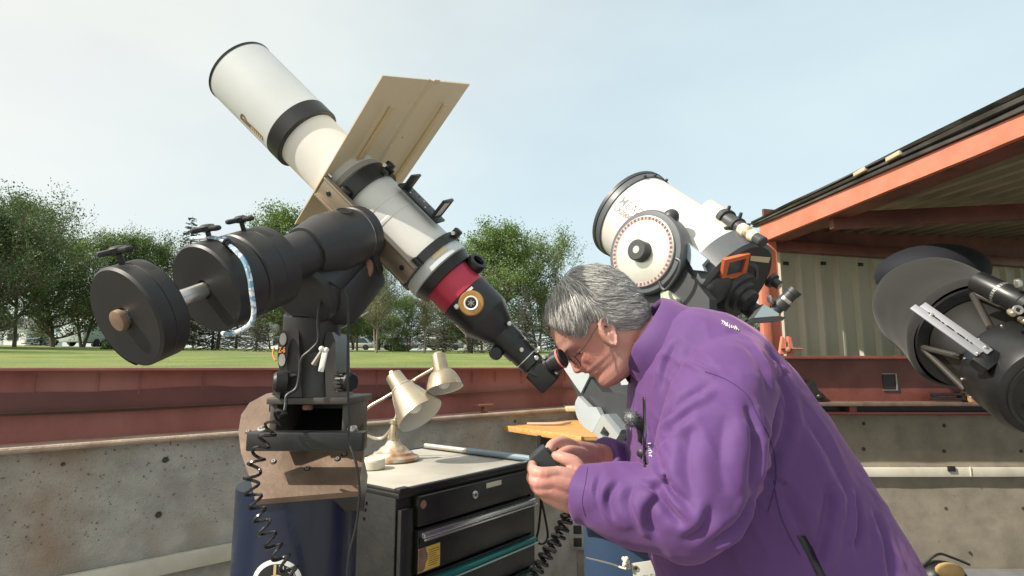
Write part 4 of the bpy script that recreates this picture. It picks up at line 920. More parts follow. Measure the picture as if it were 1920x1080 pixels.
# ================================================================ PIER
pr = thing('telescope_pier', (P(560, 900, 1.03).x, 1.03, 0), 'dark blue steel pier with bronze tilted plate under the black mount', 'pier')
M_blue = mat('navy_paint', (.008, .015, .040), .32, col2=(.0065, .012, .032), nscale=3, coat=.3)
M_brz = mat('worn_brown_plate', (.25, .178, .132), .4, .5, col2=(.17, .118, .085), nscale=14, rvar=.12, col3=(.40, .29, .21), n3=7, bump=.12, bscale=60)
PC = Vector((P(562, 900, 1.04).x, 1.04, 0)); PRAD = .103
zpl = P(560, 890, 1.0).z
mb = MB(); mb.lathe(PC, Vector((0, 0, 1)), [(0, PRAD + .05), (.02, PRAD + .05), (.021, PRAD), (zpl - .02, PRAD)], 64); mb.build('column', M_blue, pr)
# tilted plate: rounded back, straight front
pn = (P(565, 745, 1.12) - P(565, 925, .935)).normalized(); pxx = Vector((1, 0, 0)); pnn = pxx.cross(pn).normalized()
if pnn.y > 0: pnn = -pnn
pcx = P(565, 835, 1.02); S0 = pcx
pts = [(478, 937), (470, 900), (452, 850), (447, 810), (452, 778), (468, 755), (500, 738), (560, 728), (620, 738), (660, 756), (678, 780), (684, 810), (682, 850), (676, 890), (672, 921)]
poly = [hit(u, v, S0, pnn) for u, v in pts]
mb = MB(); mb.prism(poly, -pnn * .012); mb.build('tilted_plate', M_brz, pr)
mb = MB(); mb.prism([hit(u, v, S0 - pnn * .0125, pnn) for u, v in ((478, 930), (470, 900), (560, 840), (680, 850), (672, 915))], -pnn * .02 + Vector((0, .03, -.03))); mb.build('plate_gusset', M_chk, pr)
def pbolt(u, v, r=.0055):
    c = hit(u, v, S0, pnn); mb = MB(); mb.lathe(c + pnn * .0006, pnn, [(0, r), (.0004, 0)], 16, (False, False)); b = mb.build('bolt_recess', M_black, pr)
    mb = MB(); mb.lathe(c + pnn * .0009, pnn, [(0, r * .62), (.002, r * .6), (.002, r * .3), (.0005, r * .28)], 12, (False, False)); mb.build('socket_bolt', M_gal, pr)
for u, v in ((465, 810), (513, 866), (633, 861), (646, 852), (667, 808), (576, 879)): pbolt(u, v)
# riser box on the plate
M_dkal = mat('dark_alloy', (.055, .052, .048), .5, .3, col2=(.085, .075, .065), nscale=12)
mb = MB(); ytop = .97; zt_ = P(575, 752, .95).z
c = (P(500, 752, .955) + P(656, 752, .955)) / 2; wpl = (P(656, 752, .955) - P(500, 752, .955)).length
mb.box(c + Vector((0, .075, 0)), (wpl, .155, .011), None, .002); mb.build('riser_top', M_dkal, pr)
for ua, ub in ((505, 519), (641, 652)):
    mb = MB(); a, b_ = P(ua, 762, .962), P(ub, 762, .962); lo = P(ua, 830, .965); mb.box(((a.x + b_.x) / 2, 1.03, (zt_ + lo.z) / 2 - .004), (b_.x - a.x, .13, zt_ - lo.z - .002), None, .002); mb.build('riser_side', M_dkal, pr)
mb = MB(); a = P(505, 762, 1.09); b_ = P(652, 832, 1.09); mb.box(((a.x + b_.x) / 2, 1.092, (a.z + b_.z) / 2 - .01), (b_.x - a.x, .006, a.z - b_.z + .04)); mb.build('riser_back', M_black, pr)
mb = MB(); mb.prism([hit(u, v, S0 + pnn * .002, pnn) for u, v in ((516, 764), (644, 764), (646, 832), (512, 832))], pnn * .003); mb.build('riser_shade_sheet', M_black, pr)  # black sheet added as the shade inside the open riser
mb = MB(); a, b_ = P(462, 828, .925), P(681, 828, .925); mb.box((a + b_) / 2 + Vector((0, .012, 0)), ((b_ - a).length, .03, .030), ((b_ - a).normalized(), Vector((0, 1, 0)), Vector((0, 0, 1))), .003); mb.build('clamp_bar', M_blk, pr)
for u in (494, 662):
    mb = MB(); q = P(u, 818, .935); q.z = a.z + .012; mb.lathe(q, Vector((-.1, -.5, 1)), [(0, .008), (.010, .008), (.0105, .0048), (.006, .0045), (.006, 0)], 20, (False, False)); mb.build('clamp_bolt', M_steel, pr)
mb = MB(); q = P(577, 765, .985); mb.cyl(q + Vector((0, 0, -.003)), q + Vector((0, 0, .006)), .009, 16, .001); mb.build('centre_bolt', M_rust, pr)
# round society seal low on the column
sc = Vector((0, 0, P(563, 1102, .93).z)); M_seal = mat('seal_white', (.75, .76, .74), .5); M_gold = mat('seal_gold', (.55, .42, .2), .5)
a_c = math.atan2(-.93, .07)
def pcy(x, y, h=.0008): a = a_c + x / PRAD; return Vector((PC.x + (PRAD + h) * math.cos(a), PC.y + (PRAD + h) * math.sin(a), sc.z + y))
def ring(r0, r1, m, nm, h, par=None):
    mb = MB(); n = 48; mb.grid([[pcy(r * math.cos(2 * math.pi * k / n), r * math.sin(2 * math.pi * k / n), h) for k in range(n)] for r in np.linspace(r0, r1, 4)], True); return mb.build(nm, m, par or pr, 0)
RS = .040; sl_ = ring(RS * .82, RS, M_seal, 'seal_ring', .0006); ring(.001, RS * .818, M_black, 'seal_disc', .0004, sl_); ring(.001, RS * .42, M_gold, 'seal_emblem', .0008, sl_)
mb = MB(); mb.grid([[pcy(-.004, RS * .4, .001), pcy(.0, RS * .4, .001)], [pcy(-.004, RS * .8, .001), pcy(.0, RS * .8, .001)]]); mb.build('seal_bar', M_gold, sl_, 0)
vs_, fs_2 = text_shape('LA SOCIETE ROYALE', .0075); rx = RS * .66
mb = MB(); mb.add([pcy((rx + y) * math.sin(.12 + x / rx), (rx + y) * math.cos(.12 + x / rx), .0011) for x, y in vs_], fs_2); mb.build('seal_lettering', M_seal, sl_, 0)
# ================================================================ TOOL CHEST AND WHAT STANDS ON IT
zt4 = 1.184; N0 = hit(748, 921, Vector((0, 0, zt4)), Vector((0, 0, 1))); e1 = Vector((.62, .785, 0)).normalized(); e2 = Vector((-e1.y, e1.x, 0)); EZ = Vector((0, 0, 1)); W1, W2 = .49, .46
tch = thing('tool_chest', (N0.x, N0.y, 0), 'tall black steel tool chest with teal edged drawer pulls', 'tool chest')
M_chest = mat('black_chest_paint', (.013, .013, .0125), .34, col2=(.021, .020, .018), nscale=9, rvar=.1, bump=.06, bscale=90)
M_mat = mat('grey_rubber_mat', (.40, .375, .325), .7, col2=(.32, .30, .26), nscale=4, col3=(.47, .44, .375), n3=3)
M_chr = mat('satin_chrome', (.58, .57, .55), .25, .9); M_teal = mat('teal_trim', (.03, .20, .20), .3, .5); M_tealb = mat('teal_edge', (.35, .55, .52), .35, .6)
def cp(a, b, z): return N0 + e1 * a + e2 * b + EZ * (z - zt4)
mb = MB(); mb.box(cp(W1 / 2, W2 / 2 + .006, (zt4 - .012) / 2 + .02), (W1 - .004, W2 - .012, zt4 - .06), (e1, e2, EZ), .004); mb.build('cabinet_body', M_chest, tch)
mb = MB(); mb.box(cp(W1 / 2, W2 / 2, zt4 - .012), (W1, W2, .012), (e1, e2, EZ), .003)
for a, b, la, lb in ((W1 / 2, .004, W1, .008), (W1 / 2, W2 - .004, W1, .008), (.004, W2 / 2, .008, W2 - .017), (W1 - .004, W2 / 2, .008, W2 - .017)): mb.box(cp(a, b, zt4 - .003), (la, lb, .008), (e1, e2, EZ), .002)
mb.build('top_tray', M_chest, tch)
mb = MB(); mb.box(cp(W1 / 2, W2 / 2, zt4 - .004), (W1 - .022, W2 - .022, .004), (e1, e2, EZ), .001); mb.build('rubber_mat', M_mat, tch)
mb = MB(); mb.tube([cp(.01, .003, zt4 + .0022), cp(W1 - .01, .003, zt4 + .0022)], .0028, 8); mb.build('front_bead', M_chr, tch)
mb = MB(); mb.box(cp(.014, .006, zt4 - .001), (.03, .02, .012), (e1, e2, EZ), .003); mb.build('corner_clip', M_black, tch)
# frame uprights at the front
for a in (.02, W1 - .012):
    mb = MB(); mb.box(cp(a, -.001, (zt4 - .05) / 2 + .02), (.036 if a < .1 else .02, .012, zt4 - .07), (e1, e2, EZ), .002); mb.build('front_upright', M_chest, tch)
zfr = [(zt4 - .018, zt4 - .082), (zt4 - .088, zt4 - .182), (zt4 - .188, zt4 - .268), (zt4 - .274, zt4 - .36), (zt4 - .366, zt4 - .56), (zt4 - .566, zt4 - .78), (zt4 - .786, zt4 - 1.05)]
for i, (za, zb4) in enumerate(zfr):
    mb = MB(); mb.box(cp(W1 / 2 + .011, -.006, (za + zb4) / 2), (W1 - .066, .018, za - zb4), (e1, e2, EZ), .003); d = mb.build('header_panel' if i == 0 else 'drawer', M_chest, tch)
    if i == 0:
        q = cp(.225, -.016, zt4 - .043); mb = MB(); mb.lathe(q, -e2, [(0, .010), (.002, .0105), (.006, .009), (.0065, .004), (.005, .0035)], 24, (False, False)); mb.build('key_lock', M_chr, d)
        mb = MB(); mb.box(cp(.30, -.0158, zt4 - .030), (.058, .002, .012), (e1, e2, EZ), .0005); mb.build('name_strip', mat('cream_plate', (.62, .58, .46), .5), d)
        mb = MB(); mb.lathe(cp(.058, -.0155, zt4 - .036), -e2, [(0, .009), (.001, .0085), (.0012, 0)], 20, (False, False), EZ); mb.build('round_sticker', mat('brown_sticker', (.25, .12, .08), .5), d)
    else:
        m1, m2 = (M_chr, M_chr) if i == 1 else (M_teal, M_tealb)
        mb = MB(); mb.box(cp(W1 / 2 + .011, -.023, za - .010), (W1 - .07, .018, .014), (e1, e2, EZ), .005); h = mb.build('pull', m1, d)
        mb = MB(); mb.box(cp(W1 / 2 + .011, -.034, za - .018), (W1 - .07, .005, .004), (e1, e2, EZ), .0015); mb.build('pull_lip', m2, d)
        mb = MB(); mb.box(cp(W1 / 2 + .011, -.016, za - .024), (W1 - .072, .004, .012), (e1, e2, EZ)); mb.build('pull_shadow_gap', M_black, d)
# warning sticker
q = cp(.078, -.0162, zt4 - .152); mb = MB(); mb.box(q, (.066, .0015, .050), (e1, e2, EZ), .0006); st = mb.build('warning_sticker', mat('amber_sticker', (.66, .42, .08), .5), tch)
st['label'] = 'amber warning sticker with torn brown patch'
mb = MB(); pts = [(-.033, .02), (-.031, .0245), (-.012, .0248), (-.009, .015), (-.005, .008), (-.006, -.002), (-.012, -.008), (-.013, -.018), (-.020, -.023), (-.033, -.024)]
mb.add([q + e1 * x + EZ * y - e2 * .0013 for x, y in pts], [tuple(range(len(pts)))]); mb.build('torn_patch', mat('torn_brown', (.16, .08, .05), .7, col2=(.24, .15, .11), nscale=60), st, 0)
M_ink = mat('sticker_ink', (.22, .12, .02), .7)
rr = random.Random(2)
for i in range(8):
    y = .016 - i * .0046; x0 = -.002; L = rr.uniform(.022, .033); mb = MB(); mb.box(q + e1 * (x0 + L / 2) + EZ * y - e2 * .0012, (L, .0004, .0013), (e1, e2, EZ)); mb.build('print_line', M_ink, st)
# hinge + slots on the side
for b, z, w in ((.12, zt4 - .04, .02), (.12, zt4 - .075, .006), (.12, zt4 - .055, .014)):
    mb = MB(); mb.box(cp(-.0005, b, z), (.002, w, .006), (e1, e2, EZ)); mb.build('side_slot', M_black, tch)
for a in (.05, W1 - .05):
    for b in (.05, W2 - .05):
        mb = MB(); mb.cyl(cp(a - .015, b, .03), cp(a + .015, b, .03), .03, 18, .004); mb.build('caster', M_black, tch)
# ---- rod lying along the right edge
ra = cp(W1 - .014, W2 * .93, zt4 + .010); rb = cp(W1 - .014, -.02, zt4 + .010); rm = ra.lerp(rb, .42)
rd = thing('metal_rod', tuple(ra), 'silver and blue metal rod lying along the tool chest edge', 'rod')
mb = MB(); mb.tube([ra, rm], .0075, 10); mb.build('silver_half', mat('dull_silver', (.5, .47, .4), .4, .6), rd)
mb = MB(); mb.tube([rm, rb], .0085, 10); mb.build('blue_half', mat('slate_blue', (.16, .22, .27), .45), rd)
# ---- pale round tin
q = hit(696, 878, Vector((0, 0, zt4)), EZ); mb = MB(); mb.lathe(q, EZ, [(0, .034), (.002, .0355), (.020, .0355), (.021, .0345), (.0235, .034), (.025, .032), (.025, 0)], 40, (True, False)); o = mb.build('round_tin', mat('cream_tin', (.66, .62, .50), .5, col2=(.58, .53, .42))); tag(o, 'pale cream round tin on the tool chest beside the lamp base', 'tin')
# ---- twin-head desk lamp
lb = hit(737, 862, Vector((0, 0, zt4)), EZ); lY = lb.y
la = thing('desk_lamp', tuple(lb), 'brass twin-head desk lamp with cone shades on the tool chest', 'lamp')
M_lamp = mat('worn_nickel', (.55, .50, .38), .28, .75, col2=(.46, .38, .27), nscale=14, rvar=.08); M_lampo = mat('rusty_nickel', (.58, .53, .42), .4, .6, col2=(.46, .26, .14), nscale=26, lo=.45, hi=.62); M_brsh = mat('aged_brass', (.44, .37, .27), .35, .7, col2=(.34, .27, .18), nscale=18)
sc_ = lY / FPX * 1.02
mb = MB(); mb.lathe(lb, EZ, [(0, 44 * sc_), (.004, 46 * sc_), (.010, 45 * sc_), (.013, 40 * sc_), (.016, 36 * sc_), (.022, 34 * sc_), (.025, 28 * sc_), (.030, 25 * sc_), (.036, 22 * sc_), (.042, 15 * sc_), (.054, 11 * sc_), (.056, 8 * sc_)], 48); mb.build('base', M_lampo, la)
mb = MB(); mb.lathe(lb, EZ, [(.055, 10 * sc_), (.06, 11 * sc_), (.100, 6 * sc_), (.104, 9 * sc_), (.112, 9 * sc_), (.115, 5 * sc_)], 24); mb.build('column', M_lamp, la)
arm1 = catmull([lb + EZ * .112, P(744, 775, lY), P(738, 745, lY + .01), P(742, 722, lY + .01)], 6); mb = MB(); mb.tube(arm1, .0042, 8); mb.build('arm', M_lamp, la)
arm2 = catmull([lb + EZ * .10, P(715, 822, lY + .03), P(680, 812, lY + .03), P(674, 790, lY + .03), P(690, 765, lY + .02), P(718, 748, lY + .02), P(748, 730, lY + .02), P(780, 710, lY), P(815, 690, lY - .02)], 6); mb = MB(); mb.tube(arm2, .0045, 8); mb.build('arm', M_lamp, la)
def shade(pa, pb, prof, m, inner, nm):
    A = (pb - pa); L = A.length; mb = MB(); mb.lathe(pa, A, [(t * L, r * sc_) for t, r in prof], 48, (True, False)); o = mb.build(nm, m, la)
    mb = MB(); mb.lathe(pa, A, [(t * L, r * sc_ - .0012) for t, r in prof[2:]][::-1], 48, (False, True)); mb.build('reflector', inner, o); return o, A.normalized(), L
M_in = mat('shade_lining', (.66, .64, .58), .5)
pa, pb = P(737, 703, lY), P(788, 778, lY - .055)
s1_, A1, L1_ = shade(pa, pb, [(0, 12), (.02, 15), (.32, 17), (.34, 20), (1.0, 43), (1.015, 43)], M_lamp, M_in, 'shade')
mb = MB(); mb.cyl(pa - A1 * .014, pa + A1 * .002, .0065, 14, .001); mb.build('switch_cap', M_whitem, s1_)
mb = MB(); mb.ball(pa + A1 * (L1_ * .75), .026, 14); mb.build('bulb', M_whitem, s1_)
mb = MB(); mb.lathe(pa, A1, [(L1_ * .335, 21 * sc_), (L1_ * .36, 21.5 * sc_)], 40, (False, False)); mb.build('rim_bead', M_lampo, s1_)
pa, pb = P(821, 664, lY - .02), P(834, 728, lY - .05)
s2_, A2, L2_ = shade(pa, pb, [(0, 10), (.03, 12.5), (.50, 14), (.505, 15), (.53, 19), (.62, 24), (.85, 30), (1.0, 32), (1.02, 33.5)], M_brsh, M_in, 'shade')
mb = MB(); mb.cyl(pa - A2 * .003, pa + A2 * .004, .0145, 20, .002); mb.build('switch_cap', M_tan, s2_)
mb = MB(); mb.ball(pa + A2 * (L2_ * .8), .022, 14); mb.build('bulb', M_whitem, s2_)
_, f1_, f2v = frame(A2)
for i in range(10):
    a = i * .628; mb = MB(); d = f1_ * math.cos(a) + f2v * math.sin(a); mb.lathe(pa + A2 * (L2_ * .575) + d * (21.2 * sc_), d + A2 * -.3, [(0, .0022), (.0005, 0)], 8, (False, False)); mb.build('vent_hole', M_black, s2_)
# ================================================================ LARGE WHITE CATADIOPTRIC ON A FORK
M_sctw = mat('pearl_white', (.62, .61, .57), .38, col2=(.56, .545, .50), nscale=3); M_sctg = mat('gunmetal', (.075, .085, .095), .42, col2=(.095, .105, .115), nscale=6); M_sctd = mat('dark_gunmetal', (.030, .033, .036), .45, col2=(.04, .043, .046), nscale=6)
M_lgrey = mat('silver_grey_paint', (.40, .43, .44), .4, col2=(.34, .37, .38), nscale=4)
SA = Vector((-.50, .58, .64)).normalized(); S5 = P(1377, 544, 1.98); SL = .57; SR = .188
SN = Vector((-.78, -.6, .1)); SN = (SN - SA * SN.dot(SA)).normalized(); SU = SN.cross(SA).normalized()
if SU.z < 0: SU = -SU
st5 = thing('fork_telescope', (P(1200, 800, 2.2).x, 2.2, .95), 'large white tube telescope on a grey fork with silver setting circle', 'telescope')
def sl5(name, prof, m, par=None, seg=72, caps=(True, True)): mb = MB(); mb.lathe(S5, SA, prof, seg, caps, SU); return mb.build(name, m, par or st5, 30)
sl5('tube', [(.09, SR), (SL - .03, SR)], M_sctw, caps=(False, False))
sl5('front_cell', [(SL - .034, SR - .01), (SL - .034, SR + .006), (SL - .010, SR + .008), (SL - .009, SR + .006)], M_sctg, caps=(False, False))
sl5('dust_rim', [(SL - .0085, SR + .006), (SL - .007, SR + .011), (SL + .008, SR + .011), (SL + .010, SR + .008), (SL + .011, 0)], M_sctd, caps=(False, False))
sl5('rear_cell', [(.0, SR * .55), (.001, SR * .93), (.012, SR + .004), (.085, SR + .008), (.09, SR + .008), (.0905, SR - .01)], M_sctg, caps=(False, False))
rp = sl5('rear_plate', [(.003, 0), (.003, SR * .60), (.0, SR * .62), (.0, SR * .945)], M_sctd, caps=(False, False))
sl5('visual_back', [(.0, .085), (-.03, .075), (-.032, .058), (-.05, .055), (-.052, .04), (-.075, .038)], M_sctd, caps=(False, True), seg=48)
def onback(u, v, h=.0): return hit(u, v, S5 - SA * h, SA)
# lettering on the tube
ldir = None
def tubept(t, a, h=.0006): return S5 + SA * t + (SN * math.cos(a) + SU * math.sin(a)) * (SR + h)
M_ltr = mat('grey_lettering', (.05, .055, .06), .5); M_ltr2 = mat('red_grey_lettering', (.22, .10, .09), .5)
letters('maker_lettering', 'MEADE', .050, lambda x, y: tubept(SL - .052 - x, .22 + y / SR), M_ltr, st5, .0003)
letters('model_lettering', 'LX200GPS', .030, lambda x, y: tubept(SL - .055 - x, .06 + y / SR), M_ltr2, st5, .0004)
# declination arm with setting circle (near side)
best = None
for i in range(60):
    t = .1 + .4 * i / 60; q = S5 + SA * t + SN * (SR + .085) - Vector((0, 0, CZ)); w_ = q.y * math.cos(PIT) + q.z * math.sin(PIT); uu = 960 + FPX * q.x / w_
    if best is None or abs(uu - 1203) < best[0]: best = (abs(uu - 1203), t)
tD = best[1]
cD = hit(1203, 471, S5 + SA * tD + SN * (SR + .085), SN); RC = .128
FD = -(SU * .90 + SA * .12).normalized()          # fork arms run down this way
FD = (Vector((.10, .25, -1.0)) - SN * Vector((.10, .25, -1.0)).dot(SN)).normalized(); FX = SN.cross(FD).normalized()
def disc(name, prof, m, par=None, seg=64): mb = MB(); mb.lathe(cD, SN, prof, seg, (True, True), SU); return mb.build(name, m, par or st5, 30)
disc('arm_head', [(-.085, RC + .02), (-.02, RC + .026), (-.012, RC + .02), (-.01, RC + .004)], M_sctg)
sc5 = disc('setting_circle', [(-.010, RC), (-.001, RC), (.0, RC - .002), (.0, 0)], mat('brushed_aluminium', (.70, .70, .64), .32, .55, col2=(.62, .62, .56), nscale=5))
mb = MB(); mb.lathe(cD, SN, [(.0008, RC * .875), (.0008, RC * .985)], 72, (False, False), SU); mb.build('scale_band', mat('pale_scale', (.40, .31, .29), .5), sc5)
M_tick = mat('scale_tick', (.16, .06, .05), .6)
for i in range(48):
    a = i * 2 * math.pi / 48; d = SA * math.cos(a) + SU * math.sin(a); mb = MB(); mb.box(cD + SN * .0014 + d * RC * .93, (RC * .075, .008 if i % 2 else .0055, .0006), (d, SN.cross(d), SN)); mb.build('scale_mark', M_tick, sc5)
mb = MB(); mb.lathe(cD, SN, [(.0005, .040), (.004, .041), (.030, .038), (.033, .034), (.033, 0)], 40, (False, False)); kb5 = mb.build('lock_knob', M_sctd, sc5)
mb = MB(); mb.lathe(cD, SN, [(.0335, .014), (.0345, .013), (.0345, 0)], 24, (False, False)); mb.build('knob_cap', M_lgrey, kb5)
q = hit(1243, 405, cD, SN); mb = MB(); mb.ball(q - SN * .045, (.03, .030, .036), 18, (SA, SN, SU)); mb.build('arm_bump', M_sctd, st5)
def plate5(name, pix, h, th, m, base=cD):
    mb = MB(); mb.prism([hit(u, v, base + SN * h, SN) for u, v in pix], -SN * th); return mb.build(name, m, st5, 25)
plate5('fork_arm', [(1236, 405), (1276, 450), (1282, 500), (1330, 560), (1330, 640), (1250, 700), (1160, 800), (1082, 740), (1060, 690), (1150, 560), (1180, 520)], -.05, .05, M_sctd)
plate5('arm_panel', [(1281, 449), (1326, 486), (1316, 497), (1321, 508), (1300, 506), (1280, 470)], -.05, .02, mat('pale_blue_panel', (.36, .45, .50), .4))
mb = MB(); mb.tube(catmull([hit(u, v, cD + SN * .012, SN) for u, v in ((1268, 485), (1276, 492), (1270, 515), (1250, 542), (1241, 540), (1236, 528))], 5), .006, 8); mb.build('carry_handle', M_sctd, st5)
plate5('lower_panel', [(1055, 688), (1100, 660), (1105, 705), (1089, 737), (1078, 722)], .02, .02, M_lgrey)
plate5('lower_panel', [(1238, 548), (1250, 543), (1270, 560), (1270, 578), (1240, 570)], -.03, .02, mat('olive_panel', (.40, .44, .33), .4))
plate5('lower_panel', [(1160, 705), (1185, 695), (1200, 720), (1165, 722)], .0, .02, M_lgrey)
plate5('drive_base', [(1105, 705), (1130, 735), (1180, 745), (1220, 760), (1260, 820), (1180, 880), (1120, 800), (1092, 742)], .01, .10, M_sctd)
# curved foot and wedge fitting with the diamond window
def curve_pl(pix, n=5): 
    c = catmull([Vector((u, v, 0)) for u, v in pix], n); return [(q.x, q.y) for q in c]
plate5('wedge_cheek', curve_pl([(1084, 743), (1078, 758), (1082, 782), (1095, 800), (1111, 811)]) + [(1127, 780), (1118, 764), (1104, 763)], .05, .025, M_lgrey)
wbx = [(1128, 779), (1157, 810), (1141, 834), (1112, 812)]
mb = MB(); out = [hit(u, v, cD + SN * .062, SN) for u, v in ((1129, 777), (1160, 816), (1142, 846), (1112, 810))]; inn = [hit(u, v, cD + SN * .062, SN) for u, v in ((1132, 799), (1143, 813), (1137, 826), (1125, 812))]
mb.grid([out + [out[0]], inn + [inn[0]]]); mb.grid([[q for q in out + [out[0]]], [q - SN * .06 for q in out + [out[0]]]]); mb.grid([inn + [inn[0]], [q - SN * .05 for q in inn + [inn[0]]]]); mb.build('wedge_fitting', mat('satin_silver', (.48, .50, .48), .35, .4), st5, 20)
mb = MB(); mb.prism([q - SN * .052 for q in inn], -SN * .004); mb.build('diamond_window', mat('olive_dark', (.05, .05, .035), .6), st5)
plate5('wedge_side', [(1129, 777), (1140, 776), (1165, 806), (1160, 816)], .058, .05, mat('slate_grey', (.20, .23, .25), .4))
# far fork arm
mb = MB(); c = S5 + SA * tD - SN * (SR + .06); mb.lathe(c, SN, [(-.05, .12), (-.03, .145), (.04, .145)], 40); mb.build('far_arm_head', M_sctg, st5)
mb = MB(); a = c; b = Vector((P(1260, 800, 2.25).x, 2.5, .98)); d = (b - a).normalized(); mb.box((a + b) / 2, ((b - a).length, .06, .20), (d, SN, d.cross(SN)), .01); mb.build('far_fork_arm', M_sctd, st5)
mb = MB(); mb.box(Vector((P(1200, 800, 2.15).x, 2.25, .98)), (.55, .40, .12), (SN, SN.cross(EZ).normalized(), SN.cross(SN.cross(EZ).normalized())), .02); mb.build('fork_base', M_sctd, st5)
# window frame, tape, knobs on the rear plate
def backplate(name, pix, h, th, m, par=None): mb = MB(); mb.prism([onback(u, v, h) for u, v in pix], SA * th); return mb.build(name, m, par or rp, 20)
fr_o = [(1359, 488), (1407, 476), (1399, 517), (1353, 527)]; fr_i = [(1368, 493), (1399, 485), (1392, 512), (1362, 519)]
mb = MB(); o_ = [onback(u, v, .012) for u, v in fr_o]; i_ = [onback(u, v, .012) for u, v in fr_i]; mb.grid([o_ + [o_[0]], i_ + [i_[0]]]); mb.grid([o_ + [o_[0]], [q + SA * .012 for q in o_ + [o_[0]]]]); mb.grid([i_ + [i_[0]], [q + SA * .01 for q in i_ + [i_[0]]]]); mb.build('orange_frame', mat('orange_frame_paint', (.62, .15, .06), .5), st5, 20)
backplate('display_window', fr_i, .004, .002, M_glass); backplate('tape_strip', [(1408, 480), (1445, 483), (1441, 493), (1407, 489)], .003, .002, M_tape)
q = onback(1449, 527, .0); mb = MB(); mb.lathe(q, -SA, [(-.01, .030), (.004, .028), (.006, .018), (.03, .017), (.034, .014), (.034, 0)], 24, (False, False)); mb.build('focus_knob', M_sctd, rp)
mb = MB(); mb.lathe(q, -SA, [(.0345, .0135), (.036, 0)], 20, (False, False)); mb.build('knob_disc', M_tan, rp)
q = onback(1345, 542, .0); mb = MB(); mb.ball(q, (.03, .07, .06), 20, (SA, SN, SU)); mb.build('cooling_cover', M_sctd, rp)
# finder scope with translucent cap
f0, f1 = P(1328, 390, 2.07), P(1432, 455, 1.80); FA = (f0 - f1).normalized(); FL = (f0 - f1).length
def fl5(name, prof, m, par=None): mb = MB(); mb.lathe(f1, FA, prof, 32, (True, True)); return mb.build(name, m, par or st5, 30)
fn = fl5('finder_body', [(FL * .36, .022), (FL * .40, .024), (FL * .70, .028), (FL * .72, .031)], M_sctd)
fl5('finder_cap', [(FL * .70, .033), (FL * .98, .035), (FL * 1.0, .030)], mat('milky_plastic', (.66, .65, .58), .4, trans=.35), fn)
fl5('finder_ring', [(FL * .62, .026), (FL * .62, .036), (FL * .68, .036), (FL * .68, .026)], M_sctd, fn); fl5('finder_ring', [(FL * .42, .022), (FL * .42, .031), (FL * .46, .031), (FL * .46, .022)], M_sctd, fn)
M_ivory = mat('ivory_plastic', (.58, .52, .36), .4)
fl5('finder_barrel', [(FL * .12, .017), (FL * .18, .021), (FL * .20, .021), (FL * .21, .018), (FL * .26, .018), (FL * .27, .022), (FL * .36, .022)], M_ivory, fn); fl5('finder_band', [(FL * .21, .0195), (FL * .25, .0195)], M_brsh, fn); fl5('finder_eyepiece', [(FL * .0, .014), (.004, .0185), (FL * .12, .0185)], M_sctd, fn)
for t, dd in ((.65, (0, -.2, 1)), (.65, (-.9, -.3, -.3)), (.44, (0, -.2, 1)), (.44, (-.9, -.3, -.3)), (.44, (.9, -.3, -.2)), (.65, (.9, -.3, -.2))):
    d = Vector(dd); d = (d - FA * d.dot(FA)).normalized(); screw(f1 + FA * FL * t + d * .03, d, .006, .02, M_sctd, fn, 'adjust_screw')
mb = MB(); c = f1 + FA * FL * .55 - SU * .05; mb.box(c, (.13, .03, .06), (FA, FA.cross(SU).normalized(), SU), .006); mb.build('finder_bracket', M_sctd, fn)
# diagonal with bright face and eyepiece
dgm = mat('mirror_face', (.45, .50, .52), .12, .8)
q0 = onback(1412, 583, .075); mb = MB(); mb.cyl(q0 + SA * .03, q0 - SA * .035, .030, 24, .002); dg5 = mb.build('nosepiece', M_sctd, st5)
Yd = 1.86; mb = MB(); mb.prism([P(u, v, Yd) for u, v in ((1414, 596), (1432, 570), (1461, 588), (1460, 592))], (0, .05, 0)); mb.build('mirror_side', dgm, dg5)
mb = MB(); mb.prism([P(u, v, Yd) for u, v in ((1414, 597), (1461, 593), (1473, 594), (1468, 601), (1405, 606))], (0, .07, 0)); mb.build('diagonal_body', M_sctd, dg5)
mb = MB(); a, b = P(1452, 583, 1.88), P(1492, 543, 1.84); d = (b - a).normalized(); mb.lathe(a, d, [(0, .020), (.02, .020), (.021, .026), (.045, .026), (.046, .022), ((b - a).length - .018, .021), ((b - a).length - .016, .024), ((b - a).length, .024)], 28); ey5 = mb.build('eyepiece', M_sctd, dg5)
mb = MB(); mb.lathe(a, d, [(.047, .0225), (.058, .0225)], 28, (False, False)); mb.build('eyepiece_band', M_chr, dg5)
screw(P(1444, 567, 1.86), Vector((-.3, -.5, .8)), .008, .025, M_steel, dg5)
for i in range(6):
    mb = MB(); mb.box(P(1398 - i * 5, 612 + i * 2, 1.98), (.004, .01, .022), None, .001); mb.build('heat_fin', M_black, rp)
# latch screws on front rim
for u, v in ((1212, 322), (1233, 327), (1247, 333)):
    mb = MB(); q = S5 + SA * (SL - .03) + (SU * math.cos((u - 1222) * .02) - SN.cross(SU).cross(SU) * math.sin((u - 1222) * .02)).normalized() * (SR + .010); mb.ball(q, .007, 8); mb.build('rim_screw', M_sctd, st5)
# its blue pier
p5 = thing('telescope_pier', (P(1190, 900, 2.3).x, 2.3, 0), 'slate blue steel pier under the grey fork telescope', 'pier'); pc = Vector((P(1190, 900, 2.3).x, 2.33, 0))
M_blue2 = mat('slate_blue_paint', (.035, .065, .12), .4, col2=(.028, .052, .10), nscale=3)
mb = MB(); mb.lathe(pc, EZ, [(0, .24), (.02, .24), (.021, .20), (.88, .20)], 56); mb.build('column', M_blue2, p5)
mb = MB(); mb.lathe(pc, EZ, [(.88, .205), (.93, .205)], 56); mb.build('top_flange', M_blue2, p5)
